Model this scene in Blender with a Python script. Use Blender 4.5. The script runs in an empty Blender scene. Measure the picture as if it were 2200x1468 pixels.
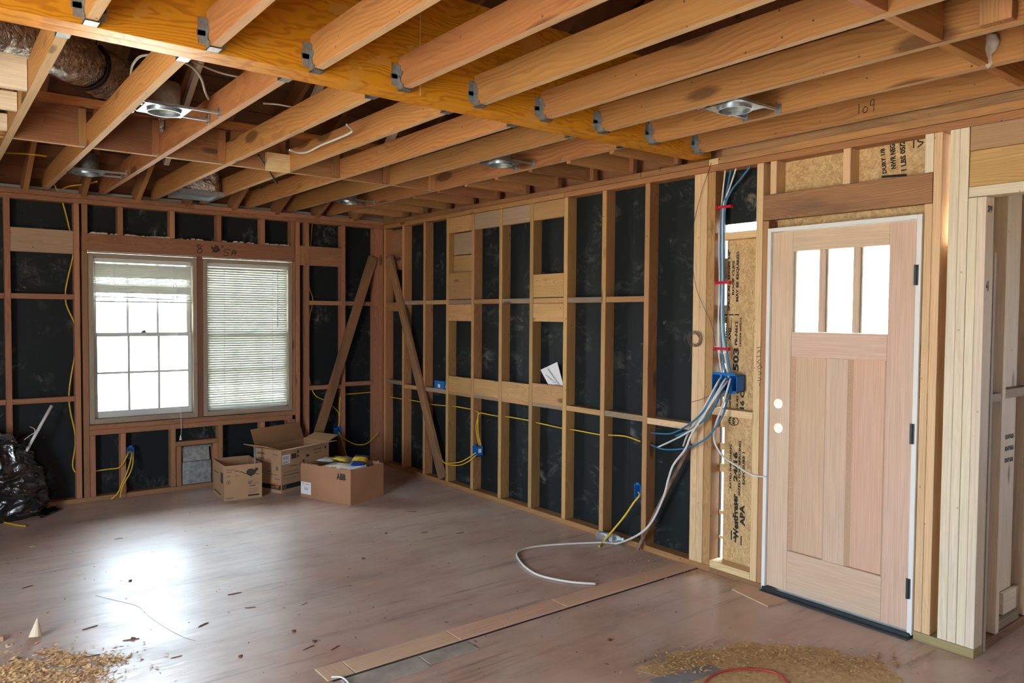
import bpy, bmesh, math, random
from mathutils import Vector, Matrix, noise as mnoise
random.seed(7)
scene = bpy.context.scene
COL = scene.collection
# ------------------------------------------------------------------ camera
CAM = Vector((-3.8619, -7.1551, 1.5880)); FPX = 1637.67
RT = Vector((0.7887606, -0.61465171, 0.00774588)); UP = Vector((0.01503137, 0.03188345, 0.99937856)); FW = Vector((0.6145167, 0.788154, -0.03438746))
cd = bpy.data.cameras.new('camera'); cam = bpy.data.objects.new('camera', cd); COL.objects.link(cam)
cd.sensor_fit = 'HORIZONTAL'; cd.sensor_width = 36.0; cd.lens = 36.0 * FPX / 2200.0; cd.clip_start = 0.05; cd.clip_end = 200
m3 = Matrix((RT, UP, -FW)).transposed(); cam.matrix_world = Matrix.Translation(CAM) @ m3.to_4x4()
scene.camera = cam
# ------------------------------------------------------------------ world, daylight, exposure
world = bpy.data.worlds.new('overcast_sky'); scene.world = world; world.use_nodes = True
bg = world.node_tree.nodes['Background']; bg.inputs[0].default_value = (0.74, 0.885, 1.0, 1); bg.inputs[1].default_value = 14.0
vs = scene.view_settings; vs.view_transform = 'Standard'; vs.look = 'None'; vs.exposure = 0.92; vs.gamma = 1.0; vs.use_curve_mapping = False
cy = scene.cycles; cy.use_adaptive_sampling = True; cy.adaptive_threshold = 0.045; cy.max_bounces = 8; cy.diffuse_bounces = 6; cy.glossy_bounces = 3; cy.transmission_bounces = 8; cy.transparent_max_bounces = 16
cy.caustics_reflective = False; cy.caustics_refractive = False; cy.sample_clamp_indirect = 8.0
def portal(name, loc, size_x, size_y, normal, updir=(0, 0, 1)):
    ld = bpy.data.lights.new(name, 'AREA'); ld.shape = 'RECTANGLE'; ld.size = size_x; ld.size_y = size_y; ld.cycles.is_portal = True
    o = bpy.data.objects.new(name, ld); COL.objects.link(o)
    z = -Vector(normal).normalized(); y = Vector(updir); x = y.cross(z).normalized(); y = z.cross(x)
    o.matrix_world = Matrix.Translation(Vector(loc)) @ Matrix((x, y, z)).transposed().to_4x4()
portal('window_portal', (-1.87, 0.16, 1.37), 1.8, 1.5, (0, -1, 0))
portal('door_portal', (0.16, -5.0, 1.73), 0.7, 0.6, (-1, 0, 0))
portal('left_opening_portal', (-6.12, -5.3, 1.1), 1.8, 2.1, (1, 0, 0))
portal('near_opening_portal', (-4.6, -9.62, 1.55), 0.8, 0.9, (0, 1, 0))
portal('alcove_portal', (3.12, -7.6, 1.5), 0.8, 0.9, (-1, 0, 0))
sd_ = bpy.data.lights.new('sun', 'SUN'); sd_.energy = 65.0; sd_.angle = math.radians(2); sd_.color = (1.0, 0.95, 0.86); sun = bpy.data.objects.new('sun', sd_); COL.objects.link(sun)
sun.matrix_world = Vector((-0.12, -0.52, 0.84)).to_track_quat('Z', 'Y').to_matrix().to_4x4()
# ------------------------------------------------------------------ pixel -> place
def ray(u, v): return FW + RT * ((u - 1100) / FPX) + UP * ((734 - v) / FPX)
def hit(u, v, ax, val):
    d = ray(u, v); return CAM + d * ((val - CAM[ax]) / d[ax])
def onA(u, v, y=0.0): return hit(u, v, 1, y)
def onB(u, v, x=0.0): return hit(u, v, 0, x)
def onF(u, v, z=0.0): return hit(u, v, 2, z)
# ------------------------------------------------------------------ materials
MATS = {}
def new_mat(name):
    m = bpy.data.materials.new(name); m.use_nodes = True; nt = m.node_tree; nt.nodes.clear()
    out = nt.nodes.new('ShaderNodeOutputMaterial'); b = nt.nodes.new('ShaderNodeBsdfPrincipled'); nt.links.new(b.outputs[0], out.inputs[0])
    MATS[name] = m; return m, nt, b, out
def N(nt, t, **kw):
    n = nt.nodes.new(t)
    for k, v in kw.items(): setattr(n, k, v)
    return n
def L(nt, a, b): nt.links.new(a, b)
def mixc(nt, f, a, b, mode='MIX'):
    n = N(nt, 'ShaderNodeMix', data_type='RGBA', blend_type=mode)
    for i, v in ((0, f), (6, a), (7, b)):
        if hasattr(v, 'links'): L(nt, v, n.inputs[i])
        elif i == 0: n.inputs[0].default_value = v
        else: n.inputs[i].default_value = (*v, 1)
    return n.outputs[2]
def ramp(nt, src, p0, p1, c0=(0, 0, 0), c1=(1, 1, 1), interp='LINEAR'):
    r = N(nt, 'ShaderNodeValToRGB'); r.color_ramp.interpolation = interp
    e = r.color_ramp.elements; e[0].position = p0; e[1].position = p1; e[0].color = (*c0, 1); e[1].color = (*c1, 1)
    L(nt, src, r.inputs[0]); return r.outputs[0]
def mapping(nt, src, scale=(1, 1, 1), loc=(0, 0, 0), rot=(0, 0, 0)):
    n = N(nt, 'ShaderNodeMapping'); n.inputs['Scale'].default_value = scale; n.inputs['Location'].default_value = loc; n.inputs['Rotation'].default_value = rot
    L(nt, src, n.inputs[0]); return n.outputs[0]
def noise(nt, vec, scale, detail=4, rough=0.55, dist=0.0):
    n = N(nt, 'ShaderNodeTexNoise'); n.inputs['Scale'].default_value = scale; n.inputs['Detail'].default_value = detail
    n.inputs['Roughness'].default_value = rough; n.inputs['Distortion'].default_value = dist; L(nt, vec, n.inputs['Vector']); return n
def vmath(nt, op, a, b):
    n = N(nt, 'ShaderNodeVectorMath', operation=op)
    for i, v in ((0, a), (1, b)):
        if hasattr(v, 'links'): L(nt, v, n.inputs[i])
        else: n.inputs[i].default_value = v
    return n.outputs[0]
def fmath(nt, op, a, b=0.0, c=None):
    n = N(nt, 'ShaderNodeMath', operation=op)
    for i, v in ((0, a), (1, b)):
        if hasattr(v, 'links'): L(nt, v, n.inputs[i])
        else: n.inputs[i].default_value = v
    return n.outputs[0]
def bump(nt, b, h, strength=0.3, dist=0.002):
    n = N(nt, 'ShaderNodeBump'); n.inputs['Strength'].default_value = strength; n.inputs['Distance'].default_value = dist
    L(nt, h, n.inputs['Height']); L(nt, n.outputs[0], b.inputs['Normal'])
def wood(name, light, dark, stain, rough=0.65, nails=0.5, knots=0.6, stain_amt=0.5, ring=30.0, contrast=0.75, var=0.25, kscale=1.0, ksize=0.0):
    """lumber: grain runs along the object's own X"""
    m, nt, b, out = new_mat(name)
    tc = N(nt, 'ShaderNodeTexCoord').outputs['Object']; oi = N(nt, 'ShaderNodeObjectInfo').outputs['Random']
    r2 = fmath(nt, 'FRACT', fmath(nt, 'MULTIPLY', oi, 17.31)); r3 = fmath(nt, 'FRACT', fmath(nt, 'MULTIPLY', oi, 91.7))
    cx = N(nt, 'ShaderNodeCombineXYZ'); L(nt, fmath(nt, 'MULTIPLY', oi, 60), cx.inputs[0])
    L(nt, fmath(nt, 'MULTIPLY', fmath(nt, 'SUBTRACT', r2, 0.5), 0.24), cx.inputs[1]); L(nt, fmath(nt, 'MULTIPLY', fmath(nt, 'SUBTRACT', r3, 0.5), 0.24), cx.inputs[2])
    p = vmath(nt, 'ADD', tc, cx.outputs[0])
    warp = noise(nt, mapping(nt, p, (0.8, 2.6, 2.6)), 1.0, 3)
    wv = vmath(nt, 'MULTIPLY', vmath(nt, 'SUBTRACT', warp.outputs['Color'], (0.5, 0.5, 0.5)), (0, 0.26, 0.26))
    pr = vmath(nt, 'ADD', mapping(nt, p, (0.05, 1, 1)), wv)
    w = N(nt, 'ShaderNodeTexWave', wave_type='RINGS', rings_direction='X', wave_profile='SAW'); w.inputs['Scale'].default_value = ring
    w.inputs['Distortion'].default_value = 1.6; w.inputs['Detail'].default_value = 2; w.inputs['Detail Scale'].default_value = 0.35; L(nt, pr, w.inputs[0])
    g = ramp(nt, w.outputs['Fac'], 0.35, 0.97)
    fib = noise(nt, mapping(nt, p, (4, 160, 160)), 1.0, 3).outputs['Fac']
    big = noise(nt, mapping(nt, p, (1.6, 9, 9)), 1.0, 4, 0.6).outputs['Fac']
    gm = ramp(nt, noise(nt, mapping(nt, p, (1.1, 4, 4)), 1.0, 2).outputs['Fac'], 0.32, 0.66, (0.15,) * 3, (1,) * 3)
    c = mixc(nt, fmath(nt, 'MULTIPLY', fmath(nt, 'MULTIPLY', g, gm), contrast), light, dark)
    c = mixc(nt, fmath(nt, 'MULTIPLY', ramp(nt, big, 0.45, 0.75), stain_amt), c, stain)
    c = mixc(nt, 0.35, c, mixc(nt, ramp(nt, fib, 0.3, 0.75), (0.55, 0.5, 0.45), (1.25, 1.22, 1.18)), 'MULTIPLY')
    # knots
    v = N(nt, 'ShaderNodeTexVoronoi'); v.inputs['Scale'].default_value = 1.0; L(nt, mapping(nt, p, (2.2 * kscale, 7 * kscale, 7 * kscale)), v.inputs['Vector'])
    sep = N(nt, 'ShaderNodeSeparateColor'); L(nt, v.outputs['Color'], sep.inputs[0])
    kn = fmath(nt, 'MULTIPLY', ramp(nt, v.outputs['Distance'], 0.09 + ksize, 0.17 + ksize, (1, 1, 1), (0, 0, 0)), fmath(nt, 'GREATER_THAN', sep.outputs[0], 1 - knots * 0.5))
    c = mixc(nt, fmath(nt, 'MULTIPLY', kn, 0.75), c, tuple(x * 0.28 for x in dark))
    # nail holes
    v2 = N(nt, 'ShaderNodeTexVoronoi'); v2.inputs['Scale'].default_value = 13.0; L(nt, p, v2.inputs['Vector'])
    nh = fmath(nt, 'MULTIPLY', fmath(nt, 'LESS_THAN', v2.outputs['Distance'], 0.055), nails)
    c = mixc(nt, nh, c, (0.02, 0.014, 0.01))
    hsv = N(nt, 'ShaderNodeHueSaturation'); L(nt, c, hsv.inputs['Color'])
    L(nt, fmath(nt, 'ADD', fmath(nt, 'MULTIPLY', r2, var * 2), 1 - var), hsv.inputs['Value'])
    L(nt, fmath(nt, 'ADD', fmath(nt, 'MULTIPLY', r3, 0.024), 0.488), hsv.inputs['Hue'])
    L(nt, hsv.outputs[0], b.inputs['Base Color']); b.inputs['Roughness'].default_value = rough; b.inputs['Specular IOR Level'].default_value = 0.3
    bump(nt, b, fmath(nt, 'ADD', fmath(nt, 'MULTIPLY', g, -0.4), fib), 0.25, 0.0012)
    return m
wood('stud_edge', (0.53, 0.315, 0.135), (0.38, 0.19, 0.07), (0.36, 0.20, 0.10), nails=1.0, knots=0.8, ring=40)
wood('old_stud', (0.38, 0.19, 0.075), (0.25, 0.108, 0.04), (0.23, 0.115, 0.06), nails=1.0, knots=0.8)
wood('red_stud', (0.41, 0.20, 0.105), (0.29, 0.12, 0.058), (0.26, 0.145, 0.09), nails=1.0, knots=0.6)
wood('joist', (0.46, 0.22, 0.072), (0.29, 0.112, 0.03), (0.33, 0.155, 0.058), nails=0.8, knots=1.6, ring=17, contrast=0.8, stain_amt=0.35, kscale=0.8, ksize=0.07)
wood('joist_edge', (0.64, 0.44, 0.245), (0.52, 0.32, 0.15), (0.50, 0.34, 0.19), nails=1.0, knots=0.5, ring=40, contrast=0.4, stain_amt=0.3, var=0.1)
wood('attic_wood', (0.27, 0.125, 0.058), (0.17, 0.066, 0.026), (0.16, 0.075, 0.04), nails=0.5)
wood('rafter', (0.42, 0.21, 0.09), (0.28, 0.12, 0.045), (0.25, 0.12, 0.06), nails=0.3)
wood('new_pine', (0.74, 0.54, 0.315), (0.60, 0.37, 0.165), (0.72, 0.50, 0.27), nails=0.5, knots=0.5, stain_amt=0.3, contrast=0.6, var=0.08)
wood('pale_pine', (0.79, 0.70, 0.55), (0.71, 0.57, 0.40), (0.68, 0.65, 0.56), nails=0.5, knots=0.5, stain_amt=0.4, contrast=0.45, var=0.06)
wood('weathered', (0.36, 0.195, 0.095), (0.20, 0.09, 0.042), (0.11, 0.068, 0.05), nails=1.0, knots=0.8, stain_amt=0.75)
wood('grey_board', (0.36, 0.25, 0.165), (0.24, 0.15, 0.09), (0.30, 0.25, 0.20), nails=0.8, knots=0.6, stain_amt=0.6)
wood('dirty_plate', (0.42, 0.21, 0.085), (0.26, 0.11, 0.045), (0.10, 0.07, 0.055), nails=1.0, knots=0.5, stain_amt=0.8)
wood('treated', (0.42, 0.37, 0.17), (0.30, 0.25, 0.10), (0.28, 0.22, 0.11), nails=0.3, var=0.05)
wood('door_fir', (0.68, 0.50, 0.375), (0.60, 0.42, 0.30), (0.66, 0.53, 0.42), rough=0.55, nails=0.0, knots=0.0, ring=60, contrast=0.35, var=0.05, stain_amt=0.4)
wood('door_panel', (0.66, 0.455, 0.33), (0.58, 0.375, 0.255), (0.62, 0.45, 0.34), rough=0.55, nails=0.0, knots=0.0, ring=60, contrast=0.35, var=0.04, stain_amt=0.5)
wood('header_ply', (0.47, 0.325, 0.17), (0.36, 0.235, 0.11), (0.33, 0.24, 0.14), nails=0.6, knots=0.4, ring=50, stain_amt=0.6, var=0.04)
wood('header_pine', (0.60, 0.37, 0.155), (0.42, 0.21, 0.065), (0.50, 0.30, 0.12), nails=0.6, knots=0.5, ring=26, var=0.04)
wood('window_trim', (0.37, 0.30, 0.22), (0.25, 0.19, 0.13), (0.44, 0.40, 0.33), nails=0.4, knots=0.0, stain_amt=0.7, var=0.05)
wood('sill_red', (0.20, 0.085, 0.06), (0.12, 0.05, 0.035), (0.16, 0.09, 0.08), nails=0.3, knots=0.0, stain_amt=0.5)
wood('floor_board', (0.66, 0.45, 0.315), (0.58, 0.38, 0.255), (0.52, 0.35, 0.25), nails=0.3, knots=0.1, contrast=0.35, var=0.05)

def plain(name, col, rough=0.5, metal=0.0, nscale=0, namt=0.2, spec=0.5):
    m, nt, b, out = new_mat(name); b.inputs['Roughness'].default_value = rough; b.inputs['Metallic'].default_value = metal; b.inputs['Specular IOR Level'].default_value = spec
    if nscale:
        tc = N(nt, 'ShaderNodeTexCoord').outputs['Object']; n = noise(nt, tc, nscale, 4).outputs['Fac']
        c = mixc(nt, ramp(nt, n, 0.3, 0.7), tuple(x * (1 - namt) for x in col), tuple(min(1, x * (1 + namt)) for x in col)); L(nt, c, b.inputs['Base Color'])
    else: b.inputs['Base Color'].default_value = (*col, 1)
    return m
plain('galv', (0.42, 0.49, 0.54), 0.38, 0.9, 60, 0.2)
plain('galv_dull', (0.42, 0.47, 0.48), 0.5, 0.7, 25, 0.35)
plain('steel_dark', (0.06, 0.07, 0.075), 0.45, 0.7)
plain('lamp_dark', (0.05, 0.055, 0.06), 0.4, 0.3)
plain('yellow_cable', (0.72, 0.46, 0.02), 0.45)
plain('blue_cable', (0.015, 0.15, 0.32), 0.4)
plain('white_cable', (0.66, 0.64, 0.60), 0.45)
plain('black_cable', (0.02, 0.02, 0.02), 0.5)
plain('copper_wire', (0.10, 0.07, 0.05), 0.5)
plain('blue_plastic', (0.012, 0.15, 0.48), 0.35)
plain('red_plastic', (0.55, 0.012, 0.03), 0.35)
plain('red_cable', (0.42, 0.05, 0.035), 0.5)
plain('white_paint', (0.78, 0.80, 0.80), 0.4)
plain('vinyl', (0.62, 0.65, 0.63), 0.4)
plain('white_paper', (0.80, 0.80, 0.82), 0.7)
plain('ink', (0.018, 0.016, 0.014), 0.8)
plain('dark_print', (0.045, 0.035, 0.027), 0.8, 0, 40, 0.3)
plain('grey_print', (0.16, 0.115, 0.08), 0.8)
plain('orange_print', (0.65, 0.14, 0.02), 0.7)
plain('card', (0.44, 0.275, 0.155), 0.75, 0, 5, 0.08, 0.2)
plain('card_inside', (0.34, 0.19, 0.095), 0.8, 0, 5, 0.08, 0.2)
plain('card_red', (0.40, 0.205, 0.115), 0.75, 0, 5, 0.08, 0.2)
plain('pack_yellow', (0.72, 0.50, 0.02), 0.3)
plain('pack_blue', (0.02, 0.05, 0.25), 0.3)
plain('pack_clear', (0.45, 0.45, 0.40), 0.2)
plain('duct_tape', (0.22, 0.22, 0.24), 0.45, 0, 6, 0.15)
plain('tile_grey', (0.33, 0.29, 0.255), 0.6, 0, 9, 0.25)
plain('chip_wood', (0.40, 0.20, 0.09), 0.8)
plain('chip_dark', (0.15, 0.06, 0.04), 0.8)
plain('chip_pale', (0.70, 0.58, 0.42), 0.8)
plain('insulation', (0.62, 0.58, 0.52), 0.95, 0, 30, 0.2)
plain('ground_out', (0.40, 0.37, 0.31), 0.9, 0, 1.5, 0.2)
plain('siding', (0.45, 0.42, 0.38), 0.8)
plain('shell_wood', (0.34, 0.19, 0.10), 0.8, 0, 2.5, 0.2)
plain('rubber_black', (0.015, 0.015, 0.017), 0.55)
plain('cord_white', (0.7, 0.7, 0.66), 0.6)
plain('hose_brown', (0.20, 0.115, 0.075), 0.6, 0, 20, 0.3)
# glass
m, nt, b, out = new_mat('glass'); nt.nodes.remove(b)
tr = N(nt, 'ShaderNodeBsdfTransparent'); tr.inputs[0].default_value = (0.97, 0.98, 0.98, 1); gl = N(nt, 'ShaderNodeBsdfGlossy'); gl.inputs['Roughness'].default_value = 0.02
mx = N(nt, 'ShaderNodeMixShader'); fr = N(nt, 'ShaderNodeFresnel'); fr.inputs[0].default_value = 1.3
L(nt, fr.outputs[0], mx.inputs[0]); L(nt, tr.outputs[0], mx.inputs[1]); L(nt, gl.outputs[0], mx.inputs[2]); L(nt, mx.outputs[0], out.inputs[0])
m, nt, b, out = new_mat('clear_plastic'); nt.nodes.remove(b)
tr = N(nt, 'ShaderNodeBsdfTransparent'); tr.inputs[0].default_value = (0.95, 0.97, 0.98, 1); gl = N(nt, 'ShaderNodeBsdfDiffuse'); gl.inputs[0].default_value = (0.75, 0.78, 0.8, 1)
mx = N(nt, 'ShaderNodeMixShader'); fr = N(nt, 'ShaderNodeLayerWeight'); fr.inputs[0].default_value = 0.45
L(nt, fr.outputs[0], mx.inputs[0]); L(nt, tr.outputs[0], mx.inputs[1]); L(nt, gl.outputs[0], mx.inputs[2]); L(nt, mx.outputs[0], out.inputs[0])
# blind slats let light through
m, nt, b, out = new_mat('blind_slat'); b.inputs['Base Color'].default_value = (0.62, 0.64, 0.58, 1); b.inputs['Roughness'].default_value = 0.4
tl = N(nt, 'ShaderNodeBsdfTranslucent'); tl.inputs[0].default_value = (0.55, 0.58, 0.50, 1); mx = N(nt, 'ShaderNodeMixShader'); mx.inputs[0].default_value = 0.04
L(nt, b.outputs[0], mx.inputs[1]); L(nt, tl.outputs[0], mx.inputs[2]); L(nt, mx.outputs[0], out.inputs[0])
# tarred fibre sheathing with white scuffs
m, nt, b, out = new_mat('black_sheathing'); tc = N(nt, 'ShaderNodeTexCoord').outputs['Object']
oi = N(nt, 'ShaderNodeObjectInfo').outputs['Random']; cx = N(nt, 'ShaderNodeCombineXYZ'); L(nt, fmath(nt, 'MULTIPLY', oi, 40), cx.inputs[0]); p = vmath(nt, 'ADD', tc, cx.outputs[0])
n1 = noise(nt, p, 2.6, 3, 0.5).outputs['Fac']; n2 = noise(nt, mapping(nt, p, (1, 1, 0.6)), 11, 6, 0.72, 1.2).outputs['Fac']; n3 = noise(nt, p, 90, 2).outputs['Fac']
sc = fmath(nt, 'MULTIPLY', ramp(nt, n1, 0.50, 0.72), ramp(nt, n2, 0.50, 0.74)); sp = fmath(nt, 'MULTIPLY', ramp(nt, n2, 0.66, 0.72), 0.8)
c = mixc(nt, fmath(nt, 'MULTIPLY', sc, 0.85), (0.009, 0.012, 0.013), (0.24, 0.24, 0.22)); c = mixc(nt, fmath(nt, 'MULTIPLY', sp, n3), c, (0.5, 0.5, 0.47))
L(nt, c, b.inputs['Base Color']); b.inputs['Roughness'].default_value = 0.62; b.inputs['Specular IOR Level'].default_value = 0.25; bump(nt, b, n3, 0.2, 0.001)
# OSB
m, nt, b, out = new_mat('osb'); tc = N(nt, 'ShaderNodeTexCoord').outputs['Object']
dn = noise(nt, tc, 24, 3); pv = vmath(nt, 'ADD', tc, vmath(nt, 'MULTIPLY', vmath(nt, 'SUBTRACT', dn.outputs['Color'], (0.5,) * 3), (0.06,) * 3))
v = N(nt, 'ShaderNodeTexVoronoi'); v.inputs['Scale'].default_value = 48; L(nt, mapping(nt, pv, (1, 1, 1.8)), v.inputs['Vector'])
s = N(nt, 'ShaderNodeSeparateColor'); L(nt, v.outputs['Color'], s.inputs[0])
c = mixc(nt, s.outputs[0], (0.50, 0.32, 0.145), (0.68, 0.49, 0.255)); n2 = noise(nt, mapping(nt, pv, (60, 60, 160)), 1.0, 3).outputs['Fac']
c = mixc(nt, 0.55, c, mixc(nt, ramp(nt, n2, 0.3, 0.7), (0.55, 0.5, 0.42), (1.2, 1.18, 1.12)), 'MULTIPLY')
n4 = noise(nt, tc, 75, 2, 0.7, 1.5).outputs['Fac']; c = mixc(nt, ramp(nt, n4, 0.66, 0.70), c, (0.14, 0.07, 0.025))
L(nt, c, b.inputs['Base Color']); b.inputs['Roughness'].default_value = 0.6; bump(nt, b, s.outputs[1], 0.25, 0.001)
# beam: varnished plywood
m, nt, b, out = new_mat('orange_ply'); tc = N(nt, 'ShaderNodeTexCoord').outputs['Object']
wp = noise(nt, mapping(nt, tc, (0.8, 1, 3.0)), 1.3, 4); pv = vmath(nt, 'ADD', mapping(nt, tc, (0.12, 1, 1)), vmath(nt, 'MULTIPLY', wp.outputs['Color'], (0.0, 0.0, 0.55)))
w = N(nt, 'ShaderNodeTexWave', wave_type='BANDS', bands_direction='Z'); w.inputs['Scale'].default_value = 11; w.inputs['Distortion'].default_value = 1.5; w.inputs['Detail'].default_value = 3; L(nt, pv, w.inputs[0])
c = mixc(nt, fmath(nt, 'MULTIPLY', ramp(nt, w.outputs['Fac'], 0.45, 1.0), 0.7), (0.68, 0.30, 0.016), (0.44, 0.15, 0.008))
nn = noise(nt, mapping(nt, tc, (1, 1, 2.2)), 5, 3).outputs['Fac']; c = mixc(nt, ramp(nt, nn, 0.60, 0.63), c, (0.66, 0.32, 0.06))
v = N(nt, 'ShaderNodeTexVoronoi'); v.inputs['Scale'].default_value = 3.2; L(nt, tc, v.inputs['Vector']); c = mixc(nt, ramp(nt, v.outputs['Distance'], 0.06, 0.075, (1, 1, 1), (0, 0, 0)), c, (0.05, 0.02, 0.006))
L(nt, c, b.inputs['Base Color']); b.inputs['Roughness'].default_value = 0.38
# floor plywood, dusty
m, nt, b, out = new_mat('floor_ply'); tc = N(nt, 'ShaderNodeTexCoord').outputs['Object']
n1 = noise(nt, mapping(nt, tc, (0.9, 2.4, 1)), 1.4, 5, 0.6).outputs['Fac']; n2 = noise(nt, mapping(nt, tc, (3, 22, 1)), 1.5, 6, 0.7).outputs['Fac']; n3 = noise(nt, mapping(nt, tc, (14, 60, 1)), 1.0, 4, 0.7).outputs['Fac']
c = mixc(nt, ramp(nt, n1, 0.32, 0.68), (0.44, 0.255, 0.175), (0.56, 0.425, 0.35)); c = mixc(nt, fmath(nt, 'MULTIPLY', ramp(nt, n2, 0.45, 0.72), 0.55), c, (0.20, 0.10, 0.065))
c = mixc(nt, fmath(nt, 'MULTIPLY', ramp(nt, n3, 0.56, 0.70), 0.6), c, (0.09, 0.05, 0.04))
n5 = noise(nt, tc, 3.1, 4, 0.6).outputs['Fac']; c = mixc(nt, fmath(nt, 'MULTIPLY', ramp(nt, n5, 0.52, 0.72), 0.5), c, (0.46, 0.35, 0.29))
v = N(nt, 'ShaderNodeTexVoronoi'); v.inputs['Scale'].default_value = 9; L(nt, mapping(nt, tc, (0.6, 1, 1)), v.inputs['Vector']); c = mixc(nt, ramp(nt, v.outputs['Distance'], 0.05, 0.08, (0.8,) * 3, (0, 0, 0)), c, (0.05, 0.03, 0.025))
L(nt, c, b.inputs['Base Color']); b.inputs['Specular IOR Level'].default_value = 0.75; b.inputs['Sheen Weight'].default_value = 0.10; b.inputs['Sheen Roughness'].default_value = 0.4
L(nt, ramp(nt, n2, 0.25, 0.75, (0.27,) * 3, (0.48,) * 3), b.inputs['Roughness']); n6 = noise(nt, mapping(nt, tc, (45, 150, 1)), 1.0, 3, 0.7).outputs['Fac']; bump(nt, b, fmath(nt, 'ADD', fmath(nt, 'ADD', n2, n3), fmath(nt, 'MULTIPLY', n6, 0.6)), 0.4, 0.004)
# foil
m, nt, b, out = new_mat('foil'); tc = N(nt, 'ShaderNodeTexCoord').outputs['Object']; b.inputs['Base Color'].default_value = (0.62, 0.58, 0.53, 1); b.inputs['Metallic'].default_value = 1; b.inputs['Roughness'].default_value = 0.22
n = noise(nt, tc, 28, 4, 0.65, 1.0).outputs['Fac']; bump(nt, b, n, 0.9, 0.02)
# bag
m, nt, b, out = new_mat('bag_plastic'); tc = N(nt, 'ShaderNodeTexCoord').outputs['Object']; b.inputs['Base Color'].default_value = (0.012, 0.013, 0.015, 1); b.inputs['Roughness'].default_value = 0.17; b.inputs['Specular IOR Level'].default_value = 0.9
n = noise(nt, mapping(nt, tc, (1, 1, 1.6)), 6, 2, 0.4, 1.0).outputs['Fac']; bump(nt, b, n, 0.7, 0.03)
# sawdust
plain('sawdust', (0.72, 0.46, 0.22), 0.9, 0, 50, 0.3)
M = MATS
# ------------------------------------------------------------------ building blocks
W = {}
def world_of(o): return W.get(o.name, Matrix.Identity(4))
def place(o, parent=None, mat4=None):
    COL.objects.link(o); mat4 = mat4 if mat4 is not None else Matrix.Identity(4)
    o.matrix_basis = mat4; W[o.name] = mat4.copy()
    if parent is not None: o.parent = parent; o.matrix_parent_inverse = world_of(parent).inverted()
    return o
def tag(o, label, cat, group=None, kind=None):
    o['label'] = label; o['category'] = cat
    if group: o['group'] = group
    if kind: o['kind'] = kind
    return o
def thing(name, label, cat, loc=(0, 0, 0), group=None, kind=None):
    o = bpy.data.objects.new(name, None); o.empty_display_size = 0.1; place(o, None, Matrix.Translation(Vector(loc))); return tag(o, label, cat, group, kind)
def struct(name, label, cat='wall'): return thing(name, label, cat, kind='structure')
def finish(name, bm, mat, parent=None, mat4=None, smooth=False):
    me = bpy.data.meshes.new(name); bmesh.ops.recalc_face_normals(bm, faces=bm.faces); bm.to_mesh(me); bm.free()
    for mt in (mat if isinstance(mat, (list, tuple)) else [mat]): me.materials.append(M[mt] if isinstance(mt, str) else mt)
    if smooth:
        for p in me.polygons: p.use_smooth = True
    return place(bpy.data.objects.new(name, me), parent, mat4)
def bm_box(bm, lo, hi):
    vs = [bm.verts.new((x, y, z)) for x in (lo[0], hi[0]) for y in (lo[1], hi[1]) for z in (lo[2], hi[2])]
    fs = [(0, 1, 3, 2), (4, 6, 7, 5), (0, 4, 5, 1), (2, 3, 7, 6), (0, 2, 6, 4), (1, 5, 7, 3)]
    return [bm.faces.new([vs[i] for i in f]) for f in fs]
def box(name, parent, xr, yr, zr, mat, bevel=0.0015, grain=None):
    """axis-aligned board, its local X along its longest side (or grain)"""
    c = Vector(((xr[0] + xr[1]) / 2, (yr[0] + yr[1]) / 2, (zr[0] + zr[1]) / 2)); s = [abs(xr[1] - xr[0]), abs(yr[1] - yr[0]), abs(zr[1] - zr[0])]
    ax = 'xyz'.index(grain) if grain else s.index(max(s))
    dims = {0: (s[0], s[1], s[2]), 1: (s[1], s[2], s[0]), 2: (s[2], s[0], s[1])}[ax]
    R = {0: Matrix.Identity(3), 1: Matrix(((0, 0, 1), (1, 0, 0), (0, 1, 0))), 2: Matrix(((0, 1, 0), (0, 0, 1), (1, 0, 0)))}[ax]
    bm = bmesh.new(); h = [d / 2 for d in dims]; bm_box(bm, [-x for x in h], h)
    bv = min(bevel, min(dims) * 0.2)
    if bv > 0: bmesh.ops.bevel(bm, geom=bm.edges[:], offset=bv, segments=1, affect='EDGES')
    return finish(name, bm, mat, parent, Matrix.Translation(c) @ R.to_4x4())
def board(name, parent, p0, p1, wid, thick, wdir, mat, bevel=0.0015):
    """board from p0 to p1 (centre line)"""
    p0 = Vector(p0); p1 = Vector(p1); x = (p1 - p0); ln = x.length; x.normalize(); y = Vector(wdir); y = (y - x * y.dot(x)).normalized(); z = x.cross(y)
    bm = bmesh.new(); bm_box(bm, (-ln / 2, -wid / 2, -thick / 2), (ln / 2, wid / 2, thick / 2))
    if bevel: bmesh.ops.bevel(bm, geom=bm.edges[:], offset=bevel, segments=1, affect='EDGES')
    return finish(name, bm, mat, parent, Matrix.Translation((p0 + p1) / 2) @ Matrix((x, y, z)).transposed().to_4x4())
def smooth_path(pts, n=6):
    pts = [Vector(p) for p in pts]
    if len(pts) < 3: return pts
    out = []
    for i in range(len(pts) - 1):
        a = pts[max(i - 1, 0)]; b = pts[i]; c = pts[i + 1]; d = pts[min(i + 2, len(pts) - 1)]
        for k in range(n):
            t = k / n; out.append(0.5 * ((2 * b) + (c - a) * t + (2 * a - 5 * b + 4 * c - d) * t * t + (3 * b - a - 3 * c + d) * t ** 3))
    out.append(pts[-1]); return out
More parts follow.
